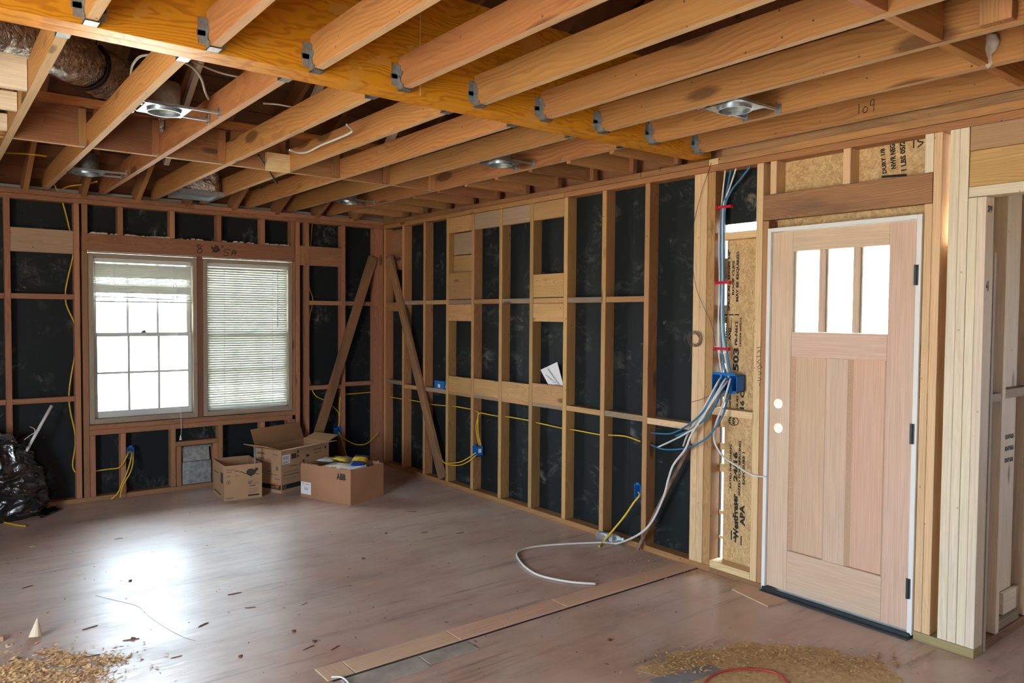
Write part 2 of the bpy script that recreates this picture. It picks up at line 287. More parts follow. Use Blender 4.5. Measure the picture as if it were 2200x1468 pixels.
def bm_tube(bm, path, r, sides=6, flat=1.0, caps=True):
    path = [Vector(p) for p in path]; rings = []; prev = None
    for i, p in enumerate(path):
        t = (path[min(i + 1, len(path) - 1)] - path[max(i - 1, 0)])
        if t.length < 1e-9: t = Vector((0, 0, 1))
        t.normalize(); ref = prev if prev is not None else (Vector((0, 0, 1)) if abs(t.z) < 0.9 else Vector((0, 1, 0)))
        u = (ref - t * ref.dot(t)); u = u.normalized() if u.length > 1e-6 else t.orthogonal().normalized(); v = t.cross(u); prev = u
        rr = r(i / max(1, len(path) - 1)) if callable(r) else r
        rings.append([bm.verts.new(p + u * math.cos(2 * math.pi * k / sides) * rr + v * math.sin(2 * math.pi * k / sides) * rr * flat) for k in range(sides)])
    for a, b in zip(rings, rings[1:]):
        for k in range(sides): bm.faces.new((a[k], a[(k + 1) % sides], b[(k + 1) % sides], b[k]))
    if caps: bm.faces.new(rings[0][::-1]); bm.faces.new(rings[-1])
def tube(name, pts, r, mat, parent=None, sides=6, n=6, flat=1.0, smooth=True, mat4=None):
    bm = bmesh.new(); bm_tube(bm, smooth_path(pts, n), r, sides, flat); return finish(name, bm, mat, parent, mat4, smooth)
def cable(name, label, pts, r, mat, group=None, n=6, flat=1.0, cat='cable'):
    return tag(tube(name, pts, r, mat, None, 6, n, flat), label, cat, group)
def bm_cyl(bm, c, ax, r, h, seg=24, cap=(True, True), r2=None):
    c = Vector(c); ax = Vector(ax).normalized(); u = ax.orthogonal().normalized(); v = ax.cross(u); r2 = r if r2 is None else r2
    a = [bm.verts.new(c + (u * math.cos(2 * math.pi * k / seg) + v * math.sin(2 * math.pi * k / seg)) * r) for k in range(seg)]
    b = [bm.verts.new(c + ax * h + (u * math.cos(2 * math.pi * k / seg) + v * math.sin(2 * math.pi * k / seg)) * r2) for k in range(seg)]
    for k in range(seg): bm.faces.new((a[k], a[(k + 1) % seg], b[(k + 1) % seg], b[k]))
    if cap[0]: bm.faces.new(a[::-1])
    if cap[1]: bm.faces.new(b)
def frame4(x, y, o):
    x = Vector(x).normalized(); y = Vector(y); y = (y - x * y.dot(x)).normalized(); z = x.cross(y)
    return Matrix.Translation(Vector(o)) @ Matrix((x, y, z)).transposed().to_4x4()
def lettering(txt, parent, o, xd, yd, size=None, length=None, mat='ink', name='printed_text'):
    cu = bpy.data.curves.new('t', 'FONT'); cu.body = txt; cu.size = size or 0.05; cu.extrude = 0.0; cu.offset = 0.05 * (size or 0.05) if mat == 'ink' else 0.0; cu.resolution_u = 2
    ob = bpy.data.objects.new('t', cu); COL.objects.link(ob); bpy.context.view_layer.update()
    me = bpy.data.meshes.new_from_object(ob.evaluated_get(bpy.context.evaluated_depsgraph_get())); bpy.data.objects.remove(ob); bpy.data.curves.remove(cu)
    if length and me.vertices:
        xs = [v.co.x for v in me.vertices]; ys = [v.co.y for v in me.vertices]; k = length / max(1e-6, max(xs) - min(xs)); ky = (size / max(1e-6, max(ys))) if size else k; x0 = min(xs)
        for v in me.vertices: v.co.x = (v.co.x - x0) * k; v.co.y *= ky
    me.materials.clear(); me.materials.append(M[mat]); me.name = name
    return place(bpy.data.objects.new(name, me), parent, frame4(xd, yd, o))
def polyflat(name, parent, pts, mat, mat4, thick=0.0006):
    bm = bmesh.new(); a = [bm.verts.new((x, y, 0)) for x, y in pts]; b = [bm.verts.new((x, y, thick)) for x, y in pts]; n = len(pts)
    bm.faces.new(a[::-1]); bm.faces.new(b)
    for i in range(n): bm.faces.new((a[i], a[(i + 1) % n], b[(i + 1) % n], b[i]))
    return finish(name, bm, mat, parent, mat4)
T = 0.041; D = 0.089; ZT = 2.479; ZP = 2.557      # lumber thickness, depth, under plates, top of plates
# ================================================================== FLOOR
fl = struct('floor', 'dusty reddish brown plywood subfloor with scuffs and sawdust', 'floor')
box('floor_deck', fl, (-6.3, 3.3), (-9.8, 0.12), (-0.03, 0.0), 'floor_ply', 0)
# flush strip of boards where a wall used to stand
sx = [0.06, -1.10, -1.80, -2.36, -2.49]
for i in range(4):
    o = box('patch_board', fl, (sx[i + 1] + 0.002, sx[i] - 0.002), (-4.118 - 0.003 * (i == 1), -3.985 + 0.002 * i), (-0.012, 0.006 - 0.0008 * i), 'floor_board', 0.0015)
box('dark_joint', fl, (-2.47, 0.06), (-4.136, -4.1215), (-0.01, 0.0012), 'ink', 0)
for (a, b_, c0, c1) in [(-2.44, -2.06, -4.27, -4.14), (-2.05, -1.78, -4.25, -4.145)]:
    box('grey_tile', fl, (a, b_), (c0, c1), (-0.01, 0.003), 'tile_grey', 0.001)
# loose plywood offcut by the door, worn patches where strands show
q = [onF(1600, 1244), onF(1700, 1290), onF(1650, 1305), onF(1572, 1268)]
polyflat('plywood_offcut', fl, [(p.x, p.y) for p in q], 'floor_board', Matrix.Translation((0, 0, 0.0005)), 0.006)
def blob(cpx, n=40, jag=0.25, seed=0):
    pts = [onF(*p) for p in cpx]; c = sum(pts, Vector()) / len(pts); out = []
    for i in range(len(pts)):
        a, b_ = pts[i], pts[(i + 1) % len(pts)]
        for k in range(5):
            p = a.lerp(b_, k / 5); s = 1 + jag * mnoise.noise(Vector((p.x * 9, p.y * 9, seed))); q = c + (p - c) * s; out.append((q.x, q.y))
    return out
polyflat('worn_osb_patch', fl, blob([(1380, 1440), (1480, 1400), (1640, 1378), (1780, 1395), (1900, 1425), (1960, 1462), (1800, 1500), (1560, 1500), (1420, 1480)], seed=3), 'osb', Matrix.Translation((0, 0, 0.0003)), 0.0008)
bm = bmesh.new(); bm_tube(bm, smooth_path([onF(u, v, 0.0004) for u, v in ((205, 1280), (245, 1290), (295, 1303), (320, 1325), (360, 1352), (400, 1372), (420, 1377))], 8), 0.0014, 4, 0.12); finish('floor_scratch', bm, 'tile_grey', fl)
q = [onF(1395, 1462), onF(1520, 1428), onF(1552, 1440), onF(1430, 1490)]
tag(polyflat('tape_strip', None, [(p.x, p.y) for p in q], 'duct_tape', Matrix.Translation((0, 0, 0.0015)), 0.001), 'grey duct tape strip stuck to the floor at the bottom edge', 'tape')
# ================================================================== BACK WALL (with the windows)
wa = struct('wall_back', 'back wall of bare reddish studs over black sheathing', 'wall')
for x0, x1 in [(-6.2, -3.95), (-3.945, -2.76)]: box('sheathing_panel', wa, (x0, x1), (D + 0.002, D + 0.014), (0, 2.56), 'black_sheathing', 0, 'z')
box('sheathing_panel', wa, (-2.755, -0.98), (D + 0.002, D + 0.014), (2.09, 2.56), 'black_sheathing', 0, 'x'); box('sheathing_panel', wa, (-2.755, -0.98), (D + 0.002, D + 0.014), (0, 0.645), 'black_sheathing', 0, 'x')
box('sheathing_panel', wa, (-0.975, 0.1), (D + 0.002, D + 0.014), (0, 2.56), 'black_sheathing', 0, 'z')
box('siding', wa, (-6.3, -2.76), (0.115, 0.14), (-0.4, 2.6), 'siding', 0); box('siding', wa, (-0.975, 0.15), (0.115, 0.14), (-0.4, 2.6), 'siding', 0)
box('siding', wa, (-2.76, -0.975), (0.115, 0.14), (2.09, 2.6), 'siding', 0); box('siding', wa, (-2.76, -0.975), (0.115, 0.14), (-0.4, 0.64), 'siding', 0)
box('top_plate', wa, (-6.2, 0.0), (0, D), (ZT, ZT + 0.038), 'red_stud'); box('top_plate', wa, (-6.2, -1.9), (0, D), (ZT + 0.040, ZP), 'red_stud'); box('top_plate', wa, (-1.898, 0.0), (0, D), (ZT + 0.040, ZP), 'red_stud')
box('sole_plate', wa, (-6.2, 0.0), (0, D), (0, 0.038), 'red_stud')
def studA(x0, z0=0.039, z1=ZT - 0.001, w=T, name='stud', mat='red_stud', y0=0.0): return box(name, wa, (x0, x0 + w), (y0, D), (z0, z1), mat)
for x0 in (-5.76, -5.35, -4.95, -4.54, -4.13, -3.73, -3.322, -2.844, -0.859, -0.473): studA(x0)
studA(-2.788, 0.039, 2.092, 0.043, 'trimmer'); studA(-0.995, 0.039, 2.092, 0.033, 'trimmer'); studA(-0.958, w=0.045)
studA(-0.108, w=0.105, name='corner_post'); 
box('window_header', wa, (-2.786, -0.962), (0, 0.038), (2.096, 2.240), 'red_stud', 0.002); box('window_header', wa, (-2.786, -0.962), (0.042, 0.086), (2.096, 2.240), 'red_stud')
for x0 in (-2.784, -2.517, -2.103, -1.701, -1.298, -1.004): studA(x0, 2.242, name='cripple_stud')
box('sill_plate', wa, (-2.744, -0.962), (0, D), (0.555, 0.598), 'red_stud'); box('sill_plate', wa, (-2.744, -0.996), (0, D), (0.600, 0.640), 'red_stud')
for x0 in (-2.742, -2.511, -2.108, -1.698, -1.305, -1.040): studA(x0, 0.039, 0.553, name='cripple_stud')
for a, b_ in ((-3.280, -2.846), (-0.911, -0.860), (-0.817, -0.475)): box('wide_block', wa, (a, b_), (0.0, 0.036), (2.063, 2.252), 'grey_board' if a < -3 else 'red_stud', grain='x')
for a, b_, z in ((-3.281, -2.846, 1.690), (-3.281, -2.846, 0.850), (-3.688, -3.324, 1.690), (-3.688, -3.324, 0.850), (-0.817, -0.475, 1.675), (-0.817, -0.475, 0.832), (-0.431, -0.110, 1.675), (-0.431, -0.110, 0.85)):
    box('fire_block', wa, (a, b_), (0.004, D), (z, z + 0.042), 'red_stud')
pa, pb = onA(799, 553), onA(681, 932); board('diagonal_brace', wa, (pa.x, -0.021, pa.z), (pb.x - 0.06, -0.021, pb.z - 0.19), 0.092, 0.040, (1, 0, 0.4), 'weathered', 0.004)
# framing round the floor vent
box('vent_header', wa, (-2.066, -1.700), (0.001, 0.08), (0.395, 0.437), 'red_stud'); box('vent_stud', wa, (-2.060, -2.02), (0.002, 0.08), (0.039, 0.393), 'red_stud'); box('vent_stud', wa, (-1.745, -1.700), (0.002, 0.08), (0.039, 0.393), 'red_stud')
# carpenter's writing on the header
def scribble(parent, pts, M4, mat='ink', r=0.0032, name='pencil_mark'):
    bm = bmesh.new()
    for s in pts: bm_tube(bm, smooth_path([(x, y, 0) for x, y in s], 5), r, 5, 1.0)
    return finish(name, bm, mat, parent, M4)
hx = onA(424, 535).x
scribble(wa, [[(0.03, 0.08), (0.0, 0.075), (0.01, 0.055), (0.04, 0.04), (0.03, 0.01), (0.0, 0.015), (0.01, 0.04), (0.045, 0.075)],
              [(0.12, 0.08), (0.16, 0.02), (0.18, 0.08), (0.13, 0.03), (0.2, 0.05), (0.12, 0.06), (0.19, 0.03), (0.16, 0.085), (0.14, 0.02)], [(0.215, 0.09), (0.215, 0.07)], [(0.225, 0.09), (0.225, 0.07)],
              [(0.29, 0.05), (0.24, 0.05), (0.235, 0.03), (0.27, 0.025), (0.265, 0.0), (0.23, 0.0)], [(0.30, 0.0), (0.315, 0.045), (0.34, 0.04), (0.335, 0.005)], [(0.305, 0.022), (0.345, 0.024)], [(0.365, 0.0), (0.37, 0.003)]], frame4((1, 0, 0), (0, 0, 1), (hx, -0.0008, 2.118)))
# ================================================================== RIGHT WALL (long wall with the door)
wb = struct('wall_right', 'long right wall of bare studs over black sheathing with entry door', 'wall')
yy = [0.1, -1.02, -2.24, -3.45, -4.2165]
for a, b_ in zip(yy, yy[1:]): box('sheathing_panel', wb, (D + 0.002, D + 0.014), (b_ + 0.001, a), (0, 2.56), 'black_sheathing', 0, 'z')
box('sheathing_panel', wb, (D + 0.002, D + 0.014), (-4.55, -4.218), (2.158, 2.56), 'black_sheathing', 0, 'y')
box('siding', wb, (0.115, 0.14), (-4.21, 0.14), (-0.4, 2.6), 'siding', 0); box('siding', wb, (0.115, 0.14), (-4.6, -4.21), (2.17, 2.6), 'siding', 0); box('siding', wb, (0.115, 0.14), (-5.53, -4.6), (2.13, 2.6), 'siding', 0)
box('siding', wb, (0.115, 0.14), (-4.60, -4.25), (-0.4, 2.09), 'siding', 0); box('siding', wb, (0.115, 0.14), (-5.72, -5.445), (-0.4, 1.9), 'siding', 0)
osb1 = box('osb_panel', wb, (D + 0.001, D + 0.012), (-4.60, -4.246), (0, 2.075), 'osb', 0, 'z'); osb2 = box('osb_panel', wb, (D + 0.001, D + 0.012), (-5.524, -4.512), (2.078, 2.56), 'osb', 0, 'y'); box('osb_panel', wb, (D + 0.001, D + 0.012), (-5.72, -5.445), (0, 1.95), 'osb', 0, 'z'); box('osb_panel', wb, (D + 0.001, D + 0.012), (-5.524, -5.445), (1.951, 2.088), 'osb', 0, 'y')
for z0, z1 in ((0.62, 0.67), (0.90, 1.03), (0.355, 0.375), (0.20, 0.215), (1.09, 1.14), (0.76, 0.80), (1.30, 1.36), (1.55, 1.66), (1.8, 1.95)): box('sheathing_scrap', wb, (D + 0.001, D + 0.01), (-4.246, -4.215), (z0, z1), 'osb', 0, 'y')
box('top_plate', wb, (0, D), (-2.83, 0.0), (ZT, ZT + 0.038), 'old_stud'); box('top_plate', wb, (0, D), (-9.6, -2.832), (ZT, ZT + 0.038), 'old_stud')
box('top_plate', wb, (0, D), (-3.60, 0.088), (ZT + 0.040, ZP), 'dirty_plate'); box('top_plate', wb, (0, D), (-4.16, -3.602), (ZT + 0.040, ZP), 'old_stud'); box('top_plate', wb, (0.0, D), (-4.232, -4.162), (ZT + 0.040, ZP), 'new_pine', grain='y'); box('top_plate', wb, (-0.002, D), (-9.6, -4.234), (ZT + 0.040, ZP + 0.002), 'dirty_plate')
box('ledger_board', wb, (0.012, D), (-9.6, -4.25), (ZP + 0.004, ZP + 0.05), 'weathered')
box('sole_plate', wb, (0, D), (-4.215, -0.0), (0, 0.038), 'old_stud'); box('sole_plate', wb, (0, D), (-4.59, -4.215), (0, 0.03), 'weathered')
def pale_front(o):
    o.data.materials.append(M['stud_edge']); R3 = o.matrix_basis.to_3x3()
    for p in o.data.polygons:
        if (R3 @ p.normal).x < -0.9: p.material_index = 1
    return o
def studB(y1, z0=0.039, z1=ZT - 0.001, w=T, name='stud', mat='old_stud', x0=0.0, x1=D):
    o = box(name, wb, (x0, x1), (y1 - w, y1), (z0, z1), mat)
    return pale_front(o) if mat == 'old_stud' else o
for k in range(1, 10): studB(-(1.2055 + 0.4064 * (k - 3)), w=0.043 if k > 2 else 0.04)
studB(-0.003, w=0.05, name='corner_post')
studB(-4.056, w=0.049, mat='new_pine', name='post_stud'); studB(-4.106, w=0.05, mat='new_pine', name='post_stud'); studB(-4.158, w=0.056, name='post_stud', x0=0.003)
studB(-4.507, 0.031, w=0.044, mat='new_pine', name='king_stud'); studB(-4.553, 0.031, 2.142, w=0.038, mat='old_stud', name='trimmer', x0=0.002)
box('bay_block', wb, (0.03, D), (-4.506, -4.216), (2.058, 2.102), 'new_pine'); box('bay_block', wb, (0.0, D), (-4.506, -4.216), (0.985, 1.027), 'new_pine'); box('bay_block', wb, (0.0, D), (-4.506, -4.216), (0.031, 0.075), 'new_pine')
box('door_header', wb, (0.0, 0.038), (-5.484, -4.553), (2.145, 2.290), 'weathered', 0.002)
for a in (-4.595, -5.03, -5.446): box('cripple_stud', wb, (0.0, D) if a > -5.4 else (-0.002, 0.036), (a - 0.040, a), (2.292, ZT - 0.001), 'pale_pine' if a < -5.4 else 'new_pine')
box('trimmer', wb, (0.001, D), (-5.485, -5.449), (0.045, 2.143), 'new_pine'); box('king_stud', wb, (0.0, D), (-5.525, -5.487), (0.045, ZT - 0.001), 'new_pine')
for y1, w, z1, mt in ((-5.560, 0.042, ZT, 'pale_pine'), (-5.603, 0.040, ZT, 'pale_pine'), (-5.645, 0.038, 2.150, 'pale_pine'), (-5.684, 0.038, 2.150, 'pale_pine')): box('post_stud', wb, (-0.001, D), (y1 - w, y1), (0.045, z1 - 0.001), mt)
box('sole_plate', wb, (0, D), (-5.722, -5.447), (0.0, 0.043), 'treated')
box('opening_header', wb, (0.0, 0.04), (-9.4, -5.647), (2.366, ZT - 0.001), 'header_ply'); box('opening_header', wb, (0.0, 0.04), (-9.4, -5.647), (2.200, 2.364), 'header_pine'); box('header_plate', wb, (-0.001, D), (-9.4, -5.646), (2.152, 2.199), 'pale_pine')
# blocks between studs
Y = {k: -(1.2055 + 0.4064 * (k - 3)) for k in range(0, 11)}
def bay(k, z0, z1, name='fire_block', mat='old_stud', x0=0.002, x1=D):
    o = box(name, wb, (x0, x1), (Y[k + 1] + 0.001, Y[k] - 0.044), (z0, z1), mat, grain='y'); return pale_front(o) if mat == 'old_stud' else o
box('fire_block', wb, (0.002, D), (Y[1] + 0.001, -0.055), (1.62, 1.71), 'old_stud', grain='y'); box('fire_block', wb, (0.002, D), (Y[1] + 0.001, -0.055), (0.87, 0.91), 'grey_board', grain='y')
for k in range(1, 9): bay(k, 1.685, 1.725, mat=('old_stud', 'grey_board')[k % 2])
for k in range(1, 9): bay(k, 0.842 + 0.004 * k, 0.882 + 0.004 * k, mat=('grey_board', 'old_stud')[k % 2])
box('fire_block', wb, (-0.001, D), (-4.055, Y[9] - 0.044), (0.866, 0.908), 'new_pine', grain='y')
for k, z0, z1, mt in ((3, 2.335, 2.475, 'old_stud'), (4, 2.335, 2.475, 'grey_board'), (5, 2.335, 2.475, 'grey_board'), (6, 2.338, 2.475, 'old_stud'), (3, 1.730, 1.970, 'old_stud'), (3, 1.532, 1.683, 'old_stud'), (6, 1.730, 1.912, 'old_stud'), (6, 1.540, 1.683, 'old_stud'),
                      (3, 0.882, 1.026, 'old_stud'), (4, 0.885, 1.030, 'old_stud'), (5, 0.888, 1.036, 'old_stud'), (6, 0.894, 1.050, 'old_stud')): bay(k, z0, z1, 'wide_block', mt, 0.001, 0.036)
bay(3, 2.137, 2.333, 'backing_board', 'grey_board', 0.055, 0.085); bay(3, 1.972, 2.13, 'backing_board', 'old_stud', 0.055, 0.085)
box('backing_board', wb, (0.05, 0.087), (-0.30, -0.055), (2.05, 2.46), 'weathered', grain='y')
pa, pb = onB(837, 553, -0.02), onB(951, 1020, -0.02); board('diagonal_brace', wb, (-0.021, pa.y, pa.z), (-0.021, pb.y, 0.06), 0.092, 0.040, (0, 1, 0.4), 'weathered', 0.004)
# stamped print on the OSB
XO = D + 0.0004
def stamp(txt, p_start, p_end, h, parent=osb1):
    a = onB(*p_start, XO); b_ = onB(*p_end, XO); lettering(txt, parent, (XO, a.y, a.z), (b_ - a), (0, 1, 0), size=h, length=(b_ - a).length)
for t_, a, b_, h in [('WestFraser', (1586, 1160), (1584, 1062), 0.036), ('APA', (1600, 1132), (1599, 1086), 0.034), ('RATED SHEATHING', (1571, 1050), (1572, 955), 0.014), ('24/16', (1584, 1036), (1584, 972), 0.030),
                     ('SIZED FOR SPACING', (1590, 1066), (1592, 948), 0.016), ('EXPOSURE 1', (1600, 1042), (1600, 972), 0.017), ('THE ENGINEERED', (1570, 912), (1570, 826), 0.012), ('16 CAT', (1598, 880), (1600, 812), 0.030),
                     ('HUD UM 40', (1586, 880), (1587, 808), 0.014), ('503', (1586, 798), (1587, 748), 0.040), ('PR-N612', (1584, 742), (1585, 690), 0.020), ('LESSER MEETS', (1592, 745), (1593, 682), 0.012), ('AXIS', (1570, 732), (1570, 704), 0.018),
                     ('SPACE ALL EDGES 1/8"', (1568, 668), (1569, 536), 0.017), ('ROOF CLIPS', (1577, 634), (1578, 560), 0.016), ('MAY BE REQUIRED', (1586, 648), (1588, 540), 0.018), ('STRENGTH', (1562, 740), (1562, 682), 0.012)]: stamp(t_, a, b_, h)
for px, p0, p1 in ((1571, 1160, 1140), (1580, 1166, 1146), (1592, 1172, 1152)):
    a, b_ = onB(px, p0, XO), onB(px, p1, XO); box('print_bar', osb1, (XO - 0.0004, XO + 0.0004), (a.y - 0.004, a.y + 0.004), (a.z, b_.z), 'ink', 0)
for px in (1559, 1571, 1583):
    a, b_ = onB(px, 678, XO), onB(px, 668, XO); box('print_bar', osb1, (XO - 0.0004, XO + 0.0004), (a.y - 0.016, a.y + 0.016), (a.z, a.z + 0.008), 'ink', 0)
a = onB(1576, 905, XO)
bm = bmesh.new(); bm_tube(bm, [(math.cos(t / 20 * 6.2832) * 0.026, math.sin(t / 20 * 6.2832) * 0.036, 0) for t in range(21)], 0.0025, 5, 1.0, False); finish('print_ring', bm, 'ink', osb1, frame4((0, 0, 1), (0, 1, 0), (XO, a.y, a.z)))
lettering('APA', osb1, (XO, a.y - 0.01, a.z - 0.024), (0, 0, 1), (0, 1, 0), size=0.02, length=0.048)
a = onB(1577, 700, XO); board('print_arrow', osb1, (XO, a.y + 0.02, a.z - 0.04), (XO, a.y + 0.02, a.z + 0.05), 0.004, 0.0006, (0, 1, 0), 'ink', 0)
for t_, a, b_, h in [('DURY 1/8', (1905, 372), (1900, 318), 0.022), ('NWR NEGS', (1925, 362), (1922, 303), 0.026), ('1 LBS 05/20', (1947, 366), (1943, 294), 0.026)]: stamp(t_, a, b_, h, osb2)
a, b_ = onB(1894, 380, XO), onB(1948, 376, XO); board('print_bar', osb2, a, b_, 0.012, 0.0008, (0, 0, 1), 'ink', 0)
a = onB(1963, 318, XO); scribble(osb2, [[(0.0, 0.06), (0.0, 0.0)], [(0.03, 0.06), (0.02, 0.03), (0.045, 0.02), (0.02, 0.0)], [(0.02, 0.062), (0.06, 0.066)]], frame4((0, -1, 0), (0, 0, 1), a))
a = onB(1632, 830, -0.001); scribble(wb, [[(0.0, 0.0), (0.02, 0.0)], [(0.03, 0.015), (0.04, -0.01), (0.05, 0.012)], [(0.065, 0.01), (0.075, -0.012), (0.085, 0.01)], [(0.1, 0.012), (0.11, -0.012), (0.12, 0.0)]], frame4((0, 0, 1), (0, 1, 0), a), r=0.0015)
a = onB(1630, 790, -0.001); scribble(wb, [[(0.0, 0.01), (0.02, -0.01), (0.03, 0.01), (0.045, -0.005)], [(0.06, 0.015), (0.07, -0.012)], [(0.085, 0.01), (0.1, 0.0), (0.085, -0.01)], [(0.115, 0.015), (0.12, -0.012)]], frame4((0, 0, 1), (0, 1, 0), a), r=0.0015)
# ================================================================== ALCOVE WALL right of the post
wc = struct('wall_alcove', 'alcove wall of pale new studs beyond the right opening', 'wall')
YC = -5.715
box('sheathing_panel', wc, (0.10, 3.1), (YC + 0.10, YC + 0.112), (0, 2.5), 'osb', 0, 'z')
box('siding', wc, (0.15, 3.2), (YC + 0.125, YC + 0.15), (-0.4, 2.6), 'siding', 0)
box('corner_board', wc, (0.091, 0.245), (YC + 0.05, YC + 0.088), (0.045, 2.45), 'pale_pine', grain='z')
cb = box('stud', wc, (0.272, 0.312), (YC, YC + 0.089), (0.045, 2.45), 'pale_pine'); wide = box('wide_stud', wc, (0.445, 0.60), (YC + 0.05, YC + 0.09), (0.20, 2.45), 'pale_pine', grain='z')
for x0 in (0.66, 1.07, 1.48, 1.88): box('stud', wc, (x0, x0 + 0.04), (YC, YC + 0.089), (0.045, 2.45), 'pale_pine')
box('sole_plate', wc, (0.091, 3.0), (YC, YC + 0.089), (0, 0.043), 'weathered'); box('foot_block', wc, (0.314, 0.60), (YC + 0.01, YC + 0.089), (0.045, 0.085), 'grey_board'); box('foot_block', wc, (0.45, 0.655), (YC + 0.03, YC + 0.049), (0.088, 0.20), 'pale_pine')
box('fire_block', wc, (0.091, 0.270), (YC + 0.004, YC + 0.049), (1.19, 1.23), 'grey_board'); box('fire_block', wc, (0.314, 0.655), (YC + 0.002, YC + 0.049), (1.20, 1.245), 'grey_board')
box('top_plate', wc, (0.091, 3.0), (YC, YC + 0.089), (2.452, 2.49), 'old_stud')
for px, z, s in ((2150, 2.05, 'SPF'), (2150, 1.99, 'S-DRY 2'), (2146, 1.75, 'HT 12')): lettering(s, wc, (0.15, YC + 0.0492, z), (1, 0, 0), (0, 0, 1), size=0.03, length=0.07)
for z in (0.98, 0.92, 0.86): lettering('KD-HT NLGA', wc, (0.47, YC + 0.0492, z), (1, 0, 0), (0, 0, 1), size=0.022, length=0.11)
lettering('SPF', wb, (0.012, -5.7228, 2.08), (1, 0, 0), (0, 0, 1), size=0.03, length=0.055); lettering('41', wb, (0.02, -5.7228, 1.72), (1, 0, 0), (0, 0, 1), size=0.045, length=0.03)
# ================================================================== CEILING: joists, beam, rafters, roof boards
ce = struct('ceiling', 'open ceiling of wooden joists and varnished beam under roof boards', 'ceiling')
ZJ = 2.575; JH = 0.140; JT = 0.040; YB0, YB1 = -4.156, -4.022
box('beam', ce, (-6.2, 0.03), (YB0, YB0 + 0.065), (2.572, 3.06), 'orange_ply', 0.001, 'x'); box('beam', ce, (-6.2, 0.03), (YB0 + 0.067, YB1), (2.572, 3.06), 'orange_ply', 0.001, 'x')
bj = onF(904, 205, 2.575); box('beam_joint', ce, (-2.063, -2.057), (YB0 - 0.0006, YB0 + 0.002), (2.575, 3.05), 'new_pine', 0)
def hanger_bm(sgn):
    """joist seat; local: joist along -Y*sgn from the beam face at y=0, z=0 at joist underside"""
    bm = bmesh.new(); t = 0.0022; hw = JT / 2 + 0.0015; h = 0.112; dp = 0.052
    bm_box(bm, (-hw - t, -dp, -t), (hw + t, 0, 0.0))
    for s in (-1, 1):
        x0, x1 = sorted((s * hw, s * (hw + t)))
        pr = [(0, -t), (-dp, -t), (-dp, 0.018), (-dp * 0.6, 0.03), (-dp * 0.55, 0.05), (-dp * 0.8, 0.058), (-dp * 0.8, 0.075), (-dp * 0.5, 0.082), (-dp * 0.5, h - 0.01), (-dp * 0.3, h), (0, h)]
        a = [bm.verts.new((x0, y, z)) for y, z in pr]; c = [bm.verts.new((x1, y, z)) for y, z in pr]
        bm.faces.new(a); bm.faces.new(c[::-1])
        for i in range(len(pr)): j = (i + 1) % len(pr); bm.faces.new((a[i], a[j], c[j], c[i]))
        bm_box(bm, (min(s * hw, s * (hw + 0.030)), -t, 0.02), (max(s * hw, s * (hw + 0.030)), 0.0, h + 0.006)); bm_box(bm, (min(s * hw, s * (hw + 0.036)), -t, 0.05), (max(s * hw, s * (hw + 0.036)), 0.0, 0.07))
    return bm
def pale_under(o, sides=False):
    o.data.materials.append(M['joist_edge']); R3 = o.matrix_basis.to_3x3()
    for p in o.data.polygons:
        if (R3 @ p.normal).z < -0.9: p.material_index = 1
def add_hanger(j, x, y, near):
    bm = hanger_bm(1); o = finish('joist_hanger', bm, 'galv', j, Matrix.Translation((x, y, ZJ)) @ Matrix.Rotation(0 if near else math.pi, 4, 'Z'))
fx = [-0.588 - 0.4071 * k for k in range(0, 14)]                    # joists beyond the beam
for i, x in enumerate(fx):
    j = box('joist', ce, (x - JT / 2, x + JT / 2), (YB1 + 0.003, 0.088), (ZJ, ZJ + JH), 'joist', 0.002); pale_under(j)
    if i < 9: add_hanger(j, x, YB1 + 0.001, False)
nx = [-0.113 - 0.4083 * k for k in range(0, 15)]                    # joists on the near side
for i, x in enumerate(nx):
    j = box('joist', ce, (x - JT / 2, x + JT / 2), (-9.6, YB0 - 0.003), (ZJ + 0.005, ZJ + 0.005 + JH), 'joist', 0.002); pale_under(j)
    if i < 10: add_hanger(j, x, YB0 - 0.001, True)
    if i == 0: jn0 = j
scribble(jn0, [[(0.0, 0.05), (0.0, 0.0)], [(0.03, 0.03), (0.02, 0.01), (0.035, 0.0), (0.045, 0.02), (0.03, 0.03)], [(0.075, 0.03), (0.06, 0.03), (0.06, 0.05), (0.075, 0.055), (0.075, 0.0)]], frame4((0, -1, 0), (0, 0, 1), onB(1845, 245, nx[0] - JT / 2 - 0.0005)), r=0.0018)
# blocking rows
for i in range(len(fx) - 1):
    a, b_ = fx[i + 1] + JT / 2 + 0.001, fx[i] - JT / 2 - 0.001
    if a < -4.2: break
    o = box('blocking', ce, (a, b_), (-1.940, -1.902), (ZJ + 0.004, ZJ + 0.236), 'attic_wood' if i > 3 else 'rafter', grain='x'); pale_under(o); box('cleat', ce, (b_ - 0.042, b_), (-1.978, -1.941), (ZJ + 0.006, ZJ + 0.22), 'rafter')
box('runner', ce, (-4.3, -0.60), (-2.02, -1.932), (ZJ + 0.238, ZJ + 0.276), 'joist')
for i in range(6):
    a, b_ = nx[i + 1] + JT / 2 + 0.001, nx[i] - JT / 2 - 0.001
    box('blocking', ce, (a, b_), (-5.918, -5.880), (ZJ + 0.008, ZJ + 0.143), 'joist', grain='x')
    box('cleat', ce, (b_ - 0.042, b_), (-6.15, -6.11), (ZJ + 0.012, ZJ + 0.30), 'rafter'); box('cleat', ce, (b_ - 0.040, b_), (-6.11, -6.05), (ZJ + 0.012, ZJ + 0.22), 'rafter')
